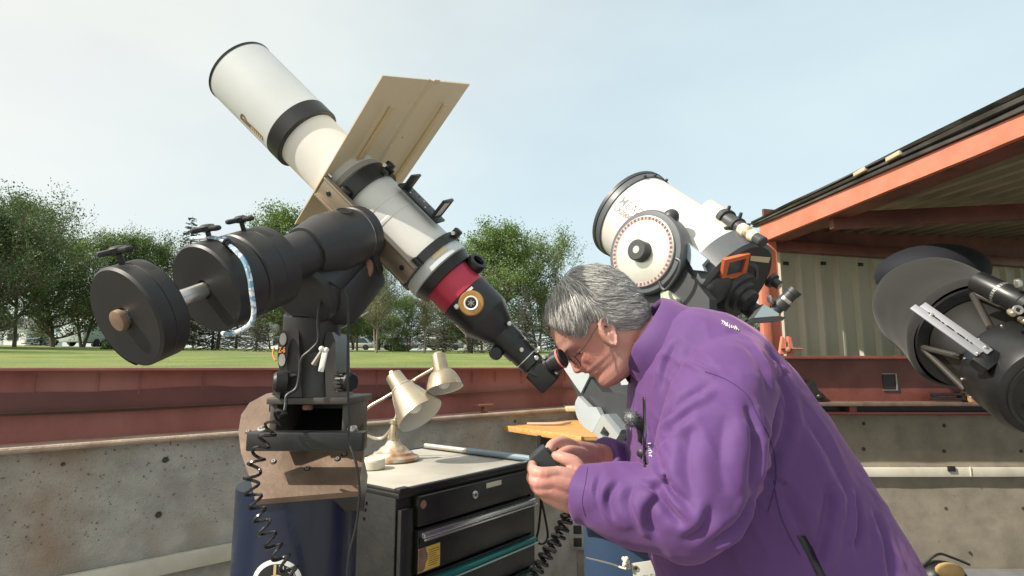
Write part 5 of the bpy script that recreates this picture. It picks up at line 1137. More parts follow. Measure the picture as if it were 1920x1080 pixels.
# PLEASE sign, hung on a string before the pier
Ys = 1.62; q = P(1222, 1075, Ys)
sg = thing('hanging_sign', tuple(q), 'small laminated paper sign reading PLEASE hung on white string', 'sign')
xl, xr = P(1184, 1060, Ys), P(1252, 1050, Ys); sx = (xr - xl).normalized(); sw = (xr - xl).length; sd_ = sx.cross(Vector((0, 1, 0))).normalized()
if sd_.z > 0: sd_ = -sd_
mb = MB(); cs = (xl + xr) / 2 + sd_ * .095 - EZ * .0; mb.box(cs, (sw, .003, .2), (sx, sx.cross(sd_), sd_), .001); mb.build('sheet', mat('aged_paper', (.56, .56, .49), .35, coat=.4), sg)
M_pt = mat('faded_print', (.33, .36, .36), .7)
fnn = sx.cross(sd_); fnn = fnn if fnn.y < 0 else -fnn
letters('sign_lettering', 'PLEASE', .026, lambda x, y: xl + sx * (.026 + x * .72) + sd_ * (.046 - y) + fnn * .0022 + sx * 0, M_pt, sg)
for k in (xl + sx * .010 + sd_ * .008, xr - sx * .008 + sd_ * .012):
    mb = MB(); mb.lathe(k + fnn * .002, fnn, [(0, .0075), (.0015, .007), (.0016, .0035)], 18, (False, False)); g5 = mb.build('grommet', M_brsh, sg)
    mb = MB(); mb.lathe(k + fnn * .0022, fnn, [(0, .0035), (.0002, 0)], 12, (False, False)); mb.build('grommet_hole', M_black, sg)
M_str = mat('cotton_string', (.68, .64, .54), .9)
mb = MB(); mb.tube(catmull([P(1100, 1046, 1.95), P(1140, 1056, 1.8), P(1172, 1066, 1.64), P(1182, 1064, 1.618)], 5), .0028, 6); mb.build('string', M_str, sg)
mb = MB()
for i in range(9):
    rr = random.Random(i); mb.ball(P(1174, 1054, 1.615) + Vector((rr.uniform(-.008, .008), rr.uniform(-.006, .006), rr.uniform(-.014, .014))), .006, 8)
mb.build('string_knot', M_str, sg)
# hanging flex between chest and wall
mb = MB(); mb.tube(catmull([P(1008, 905, 1.75), P(1014, 940, 1.75), P(1010, 990, 1.75), P(1006, 1012, 1.75), P(1016, 1020, 1.75), P(1027, 1008, 1.75), P(1022, 970, 1.75), P(1014, 935, 1.75)], 7), .0035, 8); o = mb.build('hanging_flex', M_black); tag(o, 'looped black flex hanging between tool chest and man', 'cable')
# ================================================================ SHROUDED TRUSS TELESCOPE ON THE RIGHT
M_shr = mat('charcoal_shroud', (.0095, .0088, .0084), .9, col2=(.0125, .0115, .011), nscale=3, sheen=.08); M_shb = mat('navy_shroud', (.002, .0035, .009), .8)
Rx = thing('truss_telescope', (P(1880, 800, 2.6).x, 2.6, 0), 'black truss telescope half covered by a charcoal cloth shroud', 'telescope')
XA0 = P(1893, 676, 2.25); XA1 = P(1725, 560, 2.95); XAx = (XA1 - XA0).normalized(); XL = (XA1 - XA0).length
_, xb1, xb2 = frame(XAx)
def xl6(name, prof, m, par=None, seg=56, caps=(True, True)): mb = MB(); mb.lathe(XA0, XAx, prof, seg, caps); return mb.build(name, m, par or Rx, 30)
# shroud: fabric bag over the upper cage, loose tail down to the mirror box
n = 72; rows = []
ctr = [(0.30, .245), (.34, .262), (.40, .255), (.52, .245), (.66, .25), (.80, .255), (.9, .25), (.97, .22), (1.01, .14), (1.02, .02)]
for i, (t, r) in enumerate(catmull([Vector((a, b, 0)) for a, b in ctr], 5) and [(q.x, q.y) for q in catmull([Vector((a, b, 0)) for a, b in ctr], 5)]):
    row = []
    for k in range(n):
        a = 2 * math.pi * k / n; w = 1 + .035 * math.sin(3 * a + 1.2 + t * 4) * (1.2 - t) + .03 * noise.noise(Vector((math.cos(a) * 2, math.sin(a) * 2, t * 5))) - .03 * max(0, math.sin(a * 2 + .4)) * max(0, .75 - t)
        row.append(XA0 + XAx * (t * XL) + (xb1 * math.cos(a) + xb2 * math.sin(a)) * r * w)
    rows.append(row)
mb = MB(); mb.grid(rows, True); mb.build('cloth_shroud', M_shr, Rx, 60)
mb = MB(); q = P(1745, 512, 3.0); mb.ball(q, (.27, .24, .155), 28, (Vector((1, 0, .03)).normalized(), Vector((0, 1, 0)), EZ)); mb.build('navy_cover', M_shb, Rx)
xl6('upper_ring', [(.28 * XL, .19), (.28 * XL, .236), (.31 * XL, .236), (.31 * XL, .19)], M_blk, caps=(False, False))
xl6('inner_tube', [(-.06 * XL, .17), (.30 * XL, .185)], mat('inner_grey', (.03, .029, .027), .35, .3), caps=(False, False))
mbx = xl6('mirror_box', [(-.36 * XL, .15), (-.345 * XL, .178), (-.30 * XL, .194), (-.08 * XL, .198), (-.06 * XL, .190), (-.055 * XL, .15)], M_blk, caps=(True, False))
for k in range(14):
    a = k * .449; mb = MB(); mb.ball(XA0 + XAx * (-.1 * XL) + (xb1 * math.cos(a) + xb2 * math.sin(a)) * .198, .006, 8); mb.build('rivet', M_steel, mbx)
for k in range(8):
    a = k * .785 + .2; a2 = a + .39 * (1 if k % 2 else -1); mb = MB(); mb.tube([XA0 + XAx * (-.06 * XL) + (xb1 * math.cos(a) + xb2 * math.sin(a)) * .192, XA0 + XAx * (.30 * XL) + (xb1 * math.cos(a2) + xb2 * math.sin(a2)) * .212], .0125, 10); mb.build('truss_pole', mat('pole_alloy', (.10, .09, .08), .35, .6), Rx)
# perforated dovetail plate
c6 = P(1781, 616, 2.12); d6 = (P(1833, 655, 2.08) - P(1732, 583, 2.18)).normalized(); n6 = Vector((0, -1, .1)); n6 = (n6 - d6 * n6.dot(d6)).normalized(); w6 = d6.cross(n6)
M_plate = mat('grey_alloy_plate', (.36, .37, .40), .4, .4)
mb = MB()
for k in (-1, 1): mb.box(c6 + w6 * (.0165 * k) + d6 * (.008 * k * -1), (.265, .030, .008), (d6, w6, n6), .003)
dp6 = mb.build('dovetail_plate', M_plate, Rx)
mb = MB(); mb.box(c6 - n6 * .003, (.25, .02, .006), (d6, w6, n6)); mb.build('plate_core', M_plate, dp6)
for i, x in enumerate((-.085, -.06, -.045, -.03, -.005, .01, .03, .045, .065, .08)):
    mb = MB(); mb.box(c6 + d6 * x + n6 * .0045, (.020 if i % 3 == 1 else .006, .005, .001), (d6, w6, n6)); mb.build('plate_slot', M_black, dp6)
for x, k in ((-.075, .0), (.12, -1), (.12, 1)):
    screw(c6 + d6 * x + w6 * (.02 * k) + n6 * .004, n6, .006, .007, M_steel, dp6, 'plate_screw')
mb = MB(); mb.box(c6 + d6 * .15 - n6 * .03, (.06, .09, .05), (d6, w6, n6), .006); mb.build('plate_clamp', M_blk, Rx)
# finder on the truss scope
a, b = P(1832, 527, 2.2), P(1960, 590, 1.98); d = (b - a).normalized(); L = (b - a).length
mb = MB(); mb.lathe(a, d, [(0, .036), (.003, .042), (.12, .044), (.13, .04), (.19, .042), (.2, .05), (.225, .05), (.226, .035), (L, .033)], 36); fx = mb.build('finder_scope', M_blk, Rx)
mb = MB(); mb.lathe(a, d, [(.10, .0448), (.112, .0448)], 36, (False, False)); mb.build('finder_scale', M_gal, fx)
for i in range(26):
    aa = i * .2417; _, g1, g2 = frame(d); dd = g1 * math.cos(aa) + g2 * math.sin(aa); mb = MB(); mb.box(a + d * .106 + dd * .0452, (.009, .003, .001), (d, d.cross(dd), dd)); mb.build('scale_mark', M_black, fx)
for u, v, dd in ((1893, 583, (-.3, -.8, -.5)), (1912, 597, (.0, -.9, -.6)), (1910, 538, (-.3, -.3, .9))):
    screw(P(u, v, 2.02), Vector(dd), .012, .03, M_brsh if v > 570 else M_steel, fx, 'adjust_screw')
mb = MB(); q = P(1906, 582, 2.0); mb.lathe(q, Vector((-.2, -1, .1)), [(0, .016), (.008, .018), (.012, .016), (.012, .009), (.006, .008)], 20, (False, False)); mb.build('finder_nut', M_steel, fx)
# rocker support down to the floor
mb = MB(); mb.cyl((2.62, 2.25, 0), (2.62, 2.25, 1.35), .11, 32, .005); mb.build('support_column', M_blk, Rx)
mb = MB(); mb.box((2.42, 2.22, 1.40), (.55, .12, .12), None, .012); mb.build('support_arm', M_blk, Rx)
for r0, r1, m_ in ((.14, .152, M_blk), (.06, .07, M_gal)):
    mb = MB(); mb.lathe(XA0 + XAx * (-.362 * XL), -XAx, [(0, r0), (.008, r0), (.008, r1), (0, r1)], 40, (False, False)); mb.build('cell_ring', m_, mbx)
for k in range(6):
    a = k * 1.047; screw(XA0 + XAx * (-.362 * XL) + (xb1 * math.cos(a) + xb2 * math.sin(a)) * .105, -XAx, .009, .02, M_steel if k % 2 else M_blk, mbx, 'collimation_bolt')

# ================================================================ THE MAN
from mathutils.bvhtree import BVHTree
M_skin = mat('skin', (.52, .285, .225), .5, col2=(.46, .225, .175), nscale=22, bump=.35, bscale=260, bdist=.0012, sss=.08, spec=.4, col3=(.52, .22, .175), n3=14)
M_coat = mat('purple_twill', (.088, .033, .152), .75, col2=(.076, .028, .134), nscale=5, sheen=.22, bump=.15, bscale=700, bdist=.0008)
YM = 1.15
M_coat.node_tree.nodes['Principled BSDF'].inputs['Sheen Tint'].default_value = (1.0, .55, .85, 1)
def lensmat():
    m = bpy.data.materials.new('spectacle_lens'); m.use_nodes = True; N = m.node_tree.nodes; L = m.node_tree.links; t = N.new('ShaderNodeBsdfTransparent'); g = N.new('ShaderNodeBsdfGlossy'); g.inputs['Roughness'].default_value = .03
    x = N.new('ShaderNodeMixShader'); x.inputs['Fac'].default_value = .08; L.new(t.outputs[0], x.inputs[1]); L.new(g.outputs[0], x.inputs[2]); L.new(x.outputs[0], N['Material Output'].inputs['Surface']); return m
M_lens = lensmat()
man = thing('person', (.72, YM, 0), 'grey-haired man in purple jacket bending to the eyepiece, holding hand controller', 'person')
HF = Vector((-.707, 0, -.707)); HU = Vector((-.707, 0, .707)); HS = Vector((0, -1, 0)); HO = P(1133, 622, YM)
def hl_(x, y, z): return HO + HF * (x * .001) + HS * (y * .001) + HU * (z * .001)          # millimetres from the ear line
FR = [(-95, 36), (-91, 58), (-84, 75), (-74, 84), (-62, 84), (-50, 80), (-43, 84), (-36, 84), (-31, 88), (-24, 86), (-16, 85), (0, 86), (14, 88), (26, 92), (36, 93), (52, 90), (75, 80), (92, 66), (108, 45), (120, 15), (126, -15), (128, -30)]
BK = [(-95, -5), (-84, -16), (-74, -34), (-60, -64), (-40, -86), (-20, -94), (0, -98), (25, -101), (50, -102), (80, -95), (100, -80), (115, -60), (124, -45), (128, -34)]
WD_ = [(-95, 20), (-91, 30), (-84, 42), (-74, 51), (-60, 58), (-40, 63), (-20, 66), (0, 69), (30, 74), (60, 76), (85, 70), (105, 54), (118, 34), (126, 14), (128, 3)]
def head_pt(z, a):
    f, b, w = interp(z, FR), interp(z, BK), interp(z, WD_); c = b + (f - b) * .45; ca, sa = math.cos(a), math.sin(a)
    ca_ = math.copysign(abs(ca) ** .9, ca); x = c + ((f - c) if ca > 0 else (c - b)) * ca_; y = w * sa * (1 - .10 * max(0, ca) ** 2)
    if ca > 0:
        g = lambda t, s: math.exp(-(t / s) ** 2); y_ = abs(y)
        nz_ = interp(z, [(-30, 0), (-25, 4), (-21, 14), (-15, 19), (-9, 17), (0, 12), (10, 7), (20, 3), (28, 0)]); sg_ = interp(z, [(-26, 16), (-14, 13), (0, 8), (20, 8)])
        x += nz_ * g(y, sg_) * ca
        x += -9 * g(y_ - 31, 13) * g(z - 11, 9) + 3.5 * g(y_ - 24, 22) * g(z - 30, 7) + 4 * g(y_ - 40, 16) * g(z + 12, 14)
        x += -3.2 * g(z + 36.5, 2.6) * g(y, 22) + 2.0 * g(z + 43, 4) * g(y, 18) + 1.5 * g(z + 31, 3) * g(y, 16) - 2.5 * g(y_ - 30, 6) * g(z + 25, 14)
        if nz_ > 3: x += 3.5 * g(y_ - 12, 6) * g(z + 17, 5)
    else:
        pass
    return x, y, z
body = MB(); rows = []; NZ, NA = 110, 96
for i in range(NZ + 1):
    z = lerp(-94.8, 127.8, i / NZ); rows.append([hl_(*head_pt(z, 2 * math.pi * k / NA)) for k in range(NA)])
skull = MB(); skull.grid(rows, True); skull.f.append(tuple(range(NA))); skull.f.append(tuple(NZ * NA + k for k in range(NA)))
body.add(skull.v, skull.f)
bv = BVHTree.FromPolygons([Vector(q) for q in skull.v], skull.f)
# ears
def ear(side):
    ez = (HU * .93 - HF * .36).normalized(); exx = (HF * .93 + HU * .36).normalized(); out = (HS * side * .9 - exx * .42).normalized()
    c = hl_(12, 67 * side, 3) + out * .006; ex2 = (exx - out * exx.dot(out)).normalized(); ez2 = out.cross(ex2) if out.cross(ex2).dot(ez) > 0 else -out.cross(ex2)
    rws = []
    for i in range(11):
        r = i / 10; row = []
        for k in range(32):
            a = 2 * math.pi * k / 32; rx = .0165 * (1 if math.cos(a) < 0 else .85); rz = .031 * (1 if math.sin(a) > 0 else 1.05); taper = 1 - .28 * max(0, -math.sin(a))
            h = .009 * math.exp(-((r - .88) / .12) ** 2) * (1 if math.cos(a) < .6 else .5) + .005 * math.exp(-((r - .55) / .12) ** 2) - .002 * (r < .35)
            if math.sin(a) < -.6: h = max(h, .004)
            row.append(c + ex2 * (rx * r * math.cos(a) * taper) + ez2 * (rz * r * math.sin(a)) + out * (h + .004))
        rws.append(row)
    bk = [[q - out * (.012 if i else .0) * (1 if i > 1 else 1) for q in rws[j]] for i, j in ((0, 10), (1, 10), (2, 4))]
    m = MB(); m.grid(rws, True); m.grid([rws[10], [q - out * .010 - (q - c) * .06 for q in rws[10]], [q - out * .02 - (q - c) * .5 for q in rws[10]], [c - out * .025 for q in rws[10]]], True); body.add(m.v, m.f)
ear(1); ear(-1)
# neck and trunk core
def chain(pts, seg=14):
    """(point, radius) list; round-ended tapered limb"""
    ps = [p for p, r in pts]; rs = [r for p, r in pts]; cp_ = catmull(ps, 4); rr_ = [float(np.interp(i / 4, range(len(rs)), rs)) for i in range(len(cp_))]; body.tube(cp_, rr_, seg)
    body.ball(ps[0], rs[0] * .999, 12); body.ball(ps[-1], rs[-1] * .999, 12)
chain([(hl_(5, 0, -40), .052), (hl_(-30, 0, -62), .060), (P(1225, 652, YM), .062), (P(1290, 690, YM), .075)])
chain([(P(1290, 700, YM), .09), (P(1380, 800, YM), .12), (P(1470, 930, YM), .13), (P(1560, 1060, YM), .13), (P(1590, 1130, YM), .12)])
chain([(P(1330, 740, 1.04), .055), (P(1345, 790, .98), .050), (P(1310, 960, .94), .042), (P(1180, 945, .96), .036), (P(1092, 926, .985), .029)])
chain([(P(1310, 730, 1.28), .055), (P(1300, 800, 1.33), .050), (P(1270, 925, 1.36), .042), (P(1200, 890, 1.27), .036), (P(1122, 858, 1.19), .029)])
def px(l, k=1.0): return [(P(u, v, y), r * .001 * k) for u, v, y, r in l]
# near hand
for l in ([(1092, 922, .985, 27), (1086, 906, .982, 20), (1046, 888, .967, 13)], [(1092, 926, .983, 27), (1084, 918, .975, 20), (1037, 903, .958, 13)], [(1092, 930, .983, 27), (1082, 934, .977, 20), (1033, 920, .958, 12.5)], [(1092, 932, .985, 26), (1080, 946, .985, 18), (1038, 937, .967, 11.5)],
          [(1060, 905, .985, 16), (1065, 925, .985, 17), (1070, 940, .99, 14)],
          [(1046, 888, .967, 12.5), (1014, 888, .955, 11), (999, 881, .972, 10), (998, 872, .990, 8.5)], [(1037, 903, .958, 12.5), (1008, 905, .954, 11), (997, 895, .973, 9.5), (1001, 887, .995, 8)],
          [(1033, 920, .958, 12), (1011, 917, .957, 10.5), (1001, 904, .975, 9), (1006, 895, .995, 8)], [(1038, 937, .967, 10.5), (1023, 931, .965, 9), (1014, 917, .98, 8), (1019, 906, .997, 7.5)],
          [(1090, 905, .99, 19), (1080, 872, .992, 13.5), (1058, 860, .992, 11), (1042, 855, .998, 8.5)]): chain(px(l))
# far hand
for l in ([(1122, 858, 1.19, 27), (1105, 848, 1.16, 20), (1078, 839, 1.12, 13.5)], [(1122, 860, 1.19, 27), (1105, 858, 1.165, 20), (1080, 850, 1.135, 13)], [(1122, 864, 1.19, 26), (1105, 868, 1.17, 19), (1082, 864, 1.145, 12.5)],
          [(1078, 839, 1.12, 13), (1055, 829, 1.09, 11), (1036, 834, 1.065, 10), (1028, 846, 1.05, 8.5)], [(1080, 850, 1.135, 12.5), (1056, 842, 1.105, 11), (1040, 849, 1.08, 9.5), (1036, 860, 1.062, 8.5)], [(1082, 864, 1.145, 12), (1058, 866, 1.115, 10), (1045, 872, 1.085, 9)], [(1086, 874, 1.155, 11), (1066, 880, 1.125, 9), (1054, 884, 1.1, 8)],
          [(1105, 866, 1.15, 18), (1090, 852, 1.11, 13), (1068, 846, 1.075, 11), (1050, 852, 1.05, 9)]): chain(px(l))
remesh(body, 'body', M_skin, man, .0022, 3, .45)
# ---- hair: close cap plus combed strands
HL = [(-120, -54), (-92, -52), (-66, -44), (-38, -38), (-4, -8), (6, 28), (18, 37), (37, 25), (50, 30), (60, 50), (64, 68), (66, 84), (95, 96)]
def inhair(x, z, slack=0): return z > interp(x, HL) + slack
cap = MB(); NZ2, NA2 = 90, 96; grid_ = []
for i in range(NZ2 + 1):
    z = lerp(-60, 127.9, i / NZ2); row = []
    for k in range(NA2):
        x, y, zz = head_pt(z, 2 * math.pi * k / NA2); d = Vector((x - 0, y * 1.05, zz - 20)).normalized(); edge = max(0, min(1, (zz - interp(x, HL)) / 22)); o = .8 + 8.0 * edge + 2.2 * edge * noise.noise(Vector((x, y, zz)) * .05); row.append((x + d.x * o, y + d.y * o, zz + d.z * o, inhair(x, zz)))
    grid_.append(row)
vs6 = [hl_(*r[:3]) for row in grid_ for r in row]; fs6 = []
for i in range(NZ2):
    for k in range(NA2):
        k2 = (k + 1) % NA2
        if grid_[i][k][3] and grid_[i][k2][3] and grid_[i + 1][k][3] and grid_[i + 1][k2][3]: fs6.append((i * NA2 + k, i * NA2 + k2, (i + 1) * NA2 + k2, (i + 1) * NA2 + k))
fs6.append(tuple(NZ2 * NA2 + k for k in range(NA2)))
cap.add(vs6, fs6)
def hairmat(name, stops):
    m = bpy.data.materials.new(name); m.use_nodes = True; N = m.node_tree.nodes; L = m.node_tree.links; p = N['Principled BSDF']; g = N.new('ShaderNodeNewGeometry'); r = N.new('ShaderNodeValToRGB')
    r.color_ramp.elements[0].position = stops[0][0]; r.color_ramp.elements[0].color = (*stops[0][1], 1); r.color_ramp.elements[1].position = stops[-1][0]; r.color_ramp.elements[1].color = (*stops[-1][1], 1)
    for a, c in stops[1:-1]: e = r.color_ramp.elements.new(a); e.color = (*c, 1)
    L.new(g.outputs['Random Per Island'], r.inputs['Fac']); L.new(r.outputs['Color'], p.inputs['Base Color']); p.inputs['Roughness'].default_value = .42; p.inputs['Specular IOR Level'].default_value = .6; return m
hair = cap.build('hair', mat('grey_hair_base', (.22, .216, .205), .6, col2=(.31, .305, .29), nscale=30, stretch=(1, 1, 1)), man, 180)
capb = BVHTree.FromPolygons([Vector(q) for q in cap.v], fs6)
strands = MB(); rr = random.Random(12)
def strand(x, y, z, L, w, lift, fly=0.0):
    p = hl_(x, y, z); pts = []; n = 8
    jit = Vector((rr.gauss(0, .16), rr.gauss(0, .16), rr.gauss(0, .16)))
    for i in range(n + 1):
        near, nor, _, _ = capb.find_nearest(p)
        if near is None: return
        loc = near - HO; lx, ly, lz = loc.dot(HF) * 1000, loc.dot(HS) * 1000, loc.dot(HU) * 1000
        if nor.dot(near - hl_(0, 0, 20)) < 0: nor = -nor
        t = i / n; pts.append((near + nor * (.0008 + lift * math.sin(math.pi * (.12 + .85 * t)) + fly * t * t), nor))
        fx_ = (.75 if lx > 35 else (.75 * (lx + 25) / 60 if lx > -25 else -.35 + lx * .004)); top = max(0, min(1, (lz - 70) / 50)); sy = 1 if ly > -8 else -1
        v = HF * (fx_ * (1 - .2 * top)) + HU * (-.85 * (1 - .5 * top)) + HS * (sy * .55 * top) + jit * .5
        if lx < -10 and lz < 60: v += HF * -.55
        v = (v - nor * v.dot(nor)); v = v.normalized() if v.length > 1e-5 else HU * -1; p = near + v * (L / n)
    vs, fs = [], []
    for i, (q, nor) in enumerate(pts):
        a = pts[max(0, i - 1)][0]; b = pts[min(n, i + 1)][0]; s_ = (b - a).cross(nor)
        if s_.length < 1e-9: return
        s_ = s_.normalized() * (w * (.55 + .6 * math.sin(math.pi * i / n)) * (1 if i < n else .2)); vs += [q - s_, q + s_]
    fs = [(2 * i, 2 * i + 1, 2 * i + 3, 2 * i + 2) for i in range(n)]; strands.add(vs, fs)
cnt = 0
while cnt < 12000:
    z = rr.uniform(-58, 127) if rr.random() < .75 else rr.uniform(60, 127); a = rr.uniform(0, 2 * math.pi); x, y, zz = head_pt(z, a)
    if not inhair(x, zz, 4): continue
    strand(x, y, zz, rr.uniform(.022, .05) * (1 if zz > 20 else .6), rr.uniform(.00018, .00045), rr.uniform(.0006, .006) * (1 if zz > 10 else .5)); cnt += 1
for _ in range(160):
    x, y, zz = head_pt(rr.uniform(85, 127), rr.uniform(-2.2, 2.2)); strand(x, y, zz, rr.uniform(.05, .085), .00022, rr.uniform(.006, .016), rr.uniform(0, .012))
so_ = strands.build('hair_strands', hairmat('grey_hair', [(0, (.13, .127, .12)), (.35, (.24, .235, .222)), (.65, (.42, .41, .39)), (1, (.66, .65, .62))]), hair, 180)
so_['kind'] = 'stuff'
# brows
mb = MB()
for k in (-1, 1):
    for i in range(40):
        t = rr.random(); z = 27 + rr.gauss(0, 2.0); y = k * (14 + 34 * t); near, nor, _, _ = bv.find_nearest(hl_(95, y, z)); d = (HS * k * .8 + HU * .3 + HF * .3).normalized() * .006; mb.tube([near, near + d * .5 + nor * .0012 + HF * .001, near + d + HF * .0012], .0005, 4)
mb.build('eyebrows', mat('brow_hair', (.16, .15, .14), .6), man)
# eyes, glasses
for k in (1, -1):
    mb = MB(); mb.ball(hl_(61, 30 * k, 9), .0092, 16); e6 = mb.build('eye', mat('eye_white', (.6, .56, .52), .2), man)
    mb = MB(); mb.ball(hl_(65.5, 30 * k, 8), .0055, 12); mb.build('iris', mat('iris_brown', (.06, .04, .03), .15), e6)
    mb = MB(); mb.lathe(hl_(62, 30 * k, 9), HU, [(-.0002 + .0125 * math.sin(t), .0125 * math.cos(t)) for t in [0.1 + .2 * i for i in range(7)]], 20, (False, False)); mb.build('eyelid', M_skin, e6)
gl = mat('dark_frame', (.02, .018, .018), .3); gm = []
for k in (1, -1):
    n = 28; gm.append([hl_(90 + 0 * k - abs(.0) - 5 * max(0, math.cos(2 * math.pi * i / n)), k * (32 + 25 * math.cos(2 * math.pi * i / n)), 6 + 17 * math.sin(2 * math.pi * i / n)) for i in range(n + 1)])
mb = MB()
for l in gm: mb.tube(l, .0009, 8, False)
mb.tube(catmull([hl_(90, 7, 10), hl_(95, 0, 13), hl_(90, -7, 10)], 5), .0013, 8)
for k in (1, -1): mb.tube(catmull([hl_(85, 57 * k, 10), hl_(80, 68 * k, 12), hl_(60, 73 * k, 13), hl_(40, 75 * k, 16), hl_(14, 77 * k, 22), hl_(2, 77 * k, 8)], 5), .0011, 8)
gls = mb.build('glasses', gl, man)
for l in gm:
    mb = MB(); mb.add(l[:-1], [tuple(range(len(l) - 1))]); mb.build('lens', M_lens, gls, 0)
# ---- jacket
SEC = [((1200, 668), (1248, 584), .080), ((1190, 705), (1290, 578), .130), ((1184, 745), (1350, 592), .165), ((1181, 800), (1408, 622), .180), ((1188, 880), (1470, 692), .178), ((1203, 960), (1540, 788), .175), ((1222, 1040), (1596, 878), .176), ((1250, 1120), (1656, 978), .192), ((1285, 1220), (1716, 1088), .212), ((1300, 1330), (1765, 1220), .225), ((1310, 1420), (1812, 1340), .245)]
NT = 72
def smooth_sec(t):
    i = t * (len(SEC) - 1); ks = range(len(SEC)); f = [float(np.interp(i, ks, [s_[j][c] for s_ in SEC])) for j in (0, 1) for c in (0, 1)]; return P(f[0], f[1], YM), P(f[2], f[3], YM), float(np.interp(i, ks, [s_[2] for s_ in SEC]))
coat = MB(); rows = []; NR = 150
secs = [smooth_sec(i / NR) for i in range(NR + 1)]
for _ in range(6):                               # relax the outline
    secs = [secs[0]] + [tuple((secs[i - 1][j] + secs[i][j] * 2 + secs[i + 1][j]) / 4 for j in range(3)) for i in range(1, NR)] + [secs[-1]]
def ridge(x): x = abs(x); return (1 - min(1, x * 2.6)) ** 1.6
for i, (Fp, Bp, w) in enumerate(secs):
    t = i / NR; c = (Fp + Bp) / 2; h = (Bp - Fp) / 2; row = []
    for k in range(NT):
        a = 2 * math.pi * k / NT; ca, sa = math.cos(a), math.sin(a); n = .86
        x = math.copysign(abs(ca) ** n, ca); y = math.copysign(abs(sa) ** n, sa); p = c + h * x + Vector((0, -w * y, 0)); d = (h.normalized() * ca * .8 + Vector((0, -sa, 0))).normalized()
        f = .0
        low = max(0, (t - .38) / .62); f += .016 * low * math.sin(4 * a + 1.0 + 1.2 * t) * (.5 + .5 * abs(sa))
        q = Vector((t * 3.2 + a * .9, a * 2.6 - t * 3.0, 0)); f += .006 * noise.noise(q) * min(1, t * 4)
        q = Vector((t * 7 - a * 1.4, a * 4.5 + t * 6, 5)); f += .0
        row.append(p + d * f)
    rows.append(row)
coat.grid(rows, True); coat.f.append(tuple(range(NT))); coat.f.append(tuple(NR * NT + k for k in range(NT)))
def sleeve(pts, seed, n=26, amp=1.0):
    ps = catmull([P(u, v, y) for u, v, y, r in pts], n); rs = [float(np.interp(i / n, range(len(pts)), [q[3] for q in pts])) for i in range(len(ps))]; m = len(ps); S = 64; rws = []
    for _ in range(n): rs = [rs[0]] + [(rs[i - 1] + rs[i] * 2 + rs[i + 1]) / 4 for i in range(1, m - 1)] + [rs[-1]]
    T = [(ps[min(i + 1, m - 1)] - ps[max(i - 1, 0)]).normalized() for i in range(m)]; _, B, _ = frame(T[0])
    for i in range(m):
        B = (B - T[i] * B.dot(T[i])).normalized(); C = T[i].cross(B); t = i / (m - 1); row = []
        el = math.exp(-((t - .60) / .20) ** 2); up = math.exp(-((t - .25) / .2) ** 2); cuff = max(0, min(1, (.955 - t) / .04))
        for k in range(S):
            a = 2 * math.pi * k / S
            w = 1.3 * noise.noise(Vector((math.cos(a) * 1.2, math.sin(a) * 1.2, t * 4 + seed)))
            f = el * .004 * math.sin(t * 30 + 2.2 * math.sin(a + .5) + w * 2) + up * .005 * noise.noise(Vector((math.cos(a) * 1.5, math.sin(a) * 1.5, t * 2 + seed))) + .003 * w
            row.append(ps[i] + (B * math.cos(a) + C * math.sin(a)) * (rs[i] + f * amp * (.25 + .75 * cuff)))
        rws.append(row)
    coat.grid(rws, True); coat.f.append(tuple(len(coat.v) - S + k for k in range(S))); b0 = len(coat.v) - m * S; coat.f.append(tuple(b0 + S - 1 - k for k in range(S)))
    return ps, rs, T
near_s = sleeve([(1378, 668, 1.07, .060), (1362, 722, 1.0, .083), (1340, 790, .955, .086), (1322, 875, .925, .083), (1292, 945, .915, .078), (1235, 955, .925, .069), (1165, 942, .948, .060), (1112, 930, .972, .0505), (1086, 925, .984, .0475)], 1.0)
far_s = sleeve([(1330, 680, 1.22, .060), (1318, 730, 1.29, .082), (1300, 800, 1.34, .085), (1282, 880, 1.37, .085), (1250, 912, 1.36, .074), (1195, 888, 1.29, .060), (1150, 870, 1.225, .050), (1126, 860, 1.20, .046)], 4.0)
def fine(me):
    me.update(); nrm = [v.normal.copy() for v in me.vertices]
    for v, n in zip(me.vertices, nrm): v.co += n * (.0022 * noise.noise(v.co * 14) + .0022 * ridge(noise.noise(Vector((v.co.x * 22 + v.co.z * 14, v.co.y * 9, v.co.z * 9)))) + .0005 * noise.noise(v.co * 60))

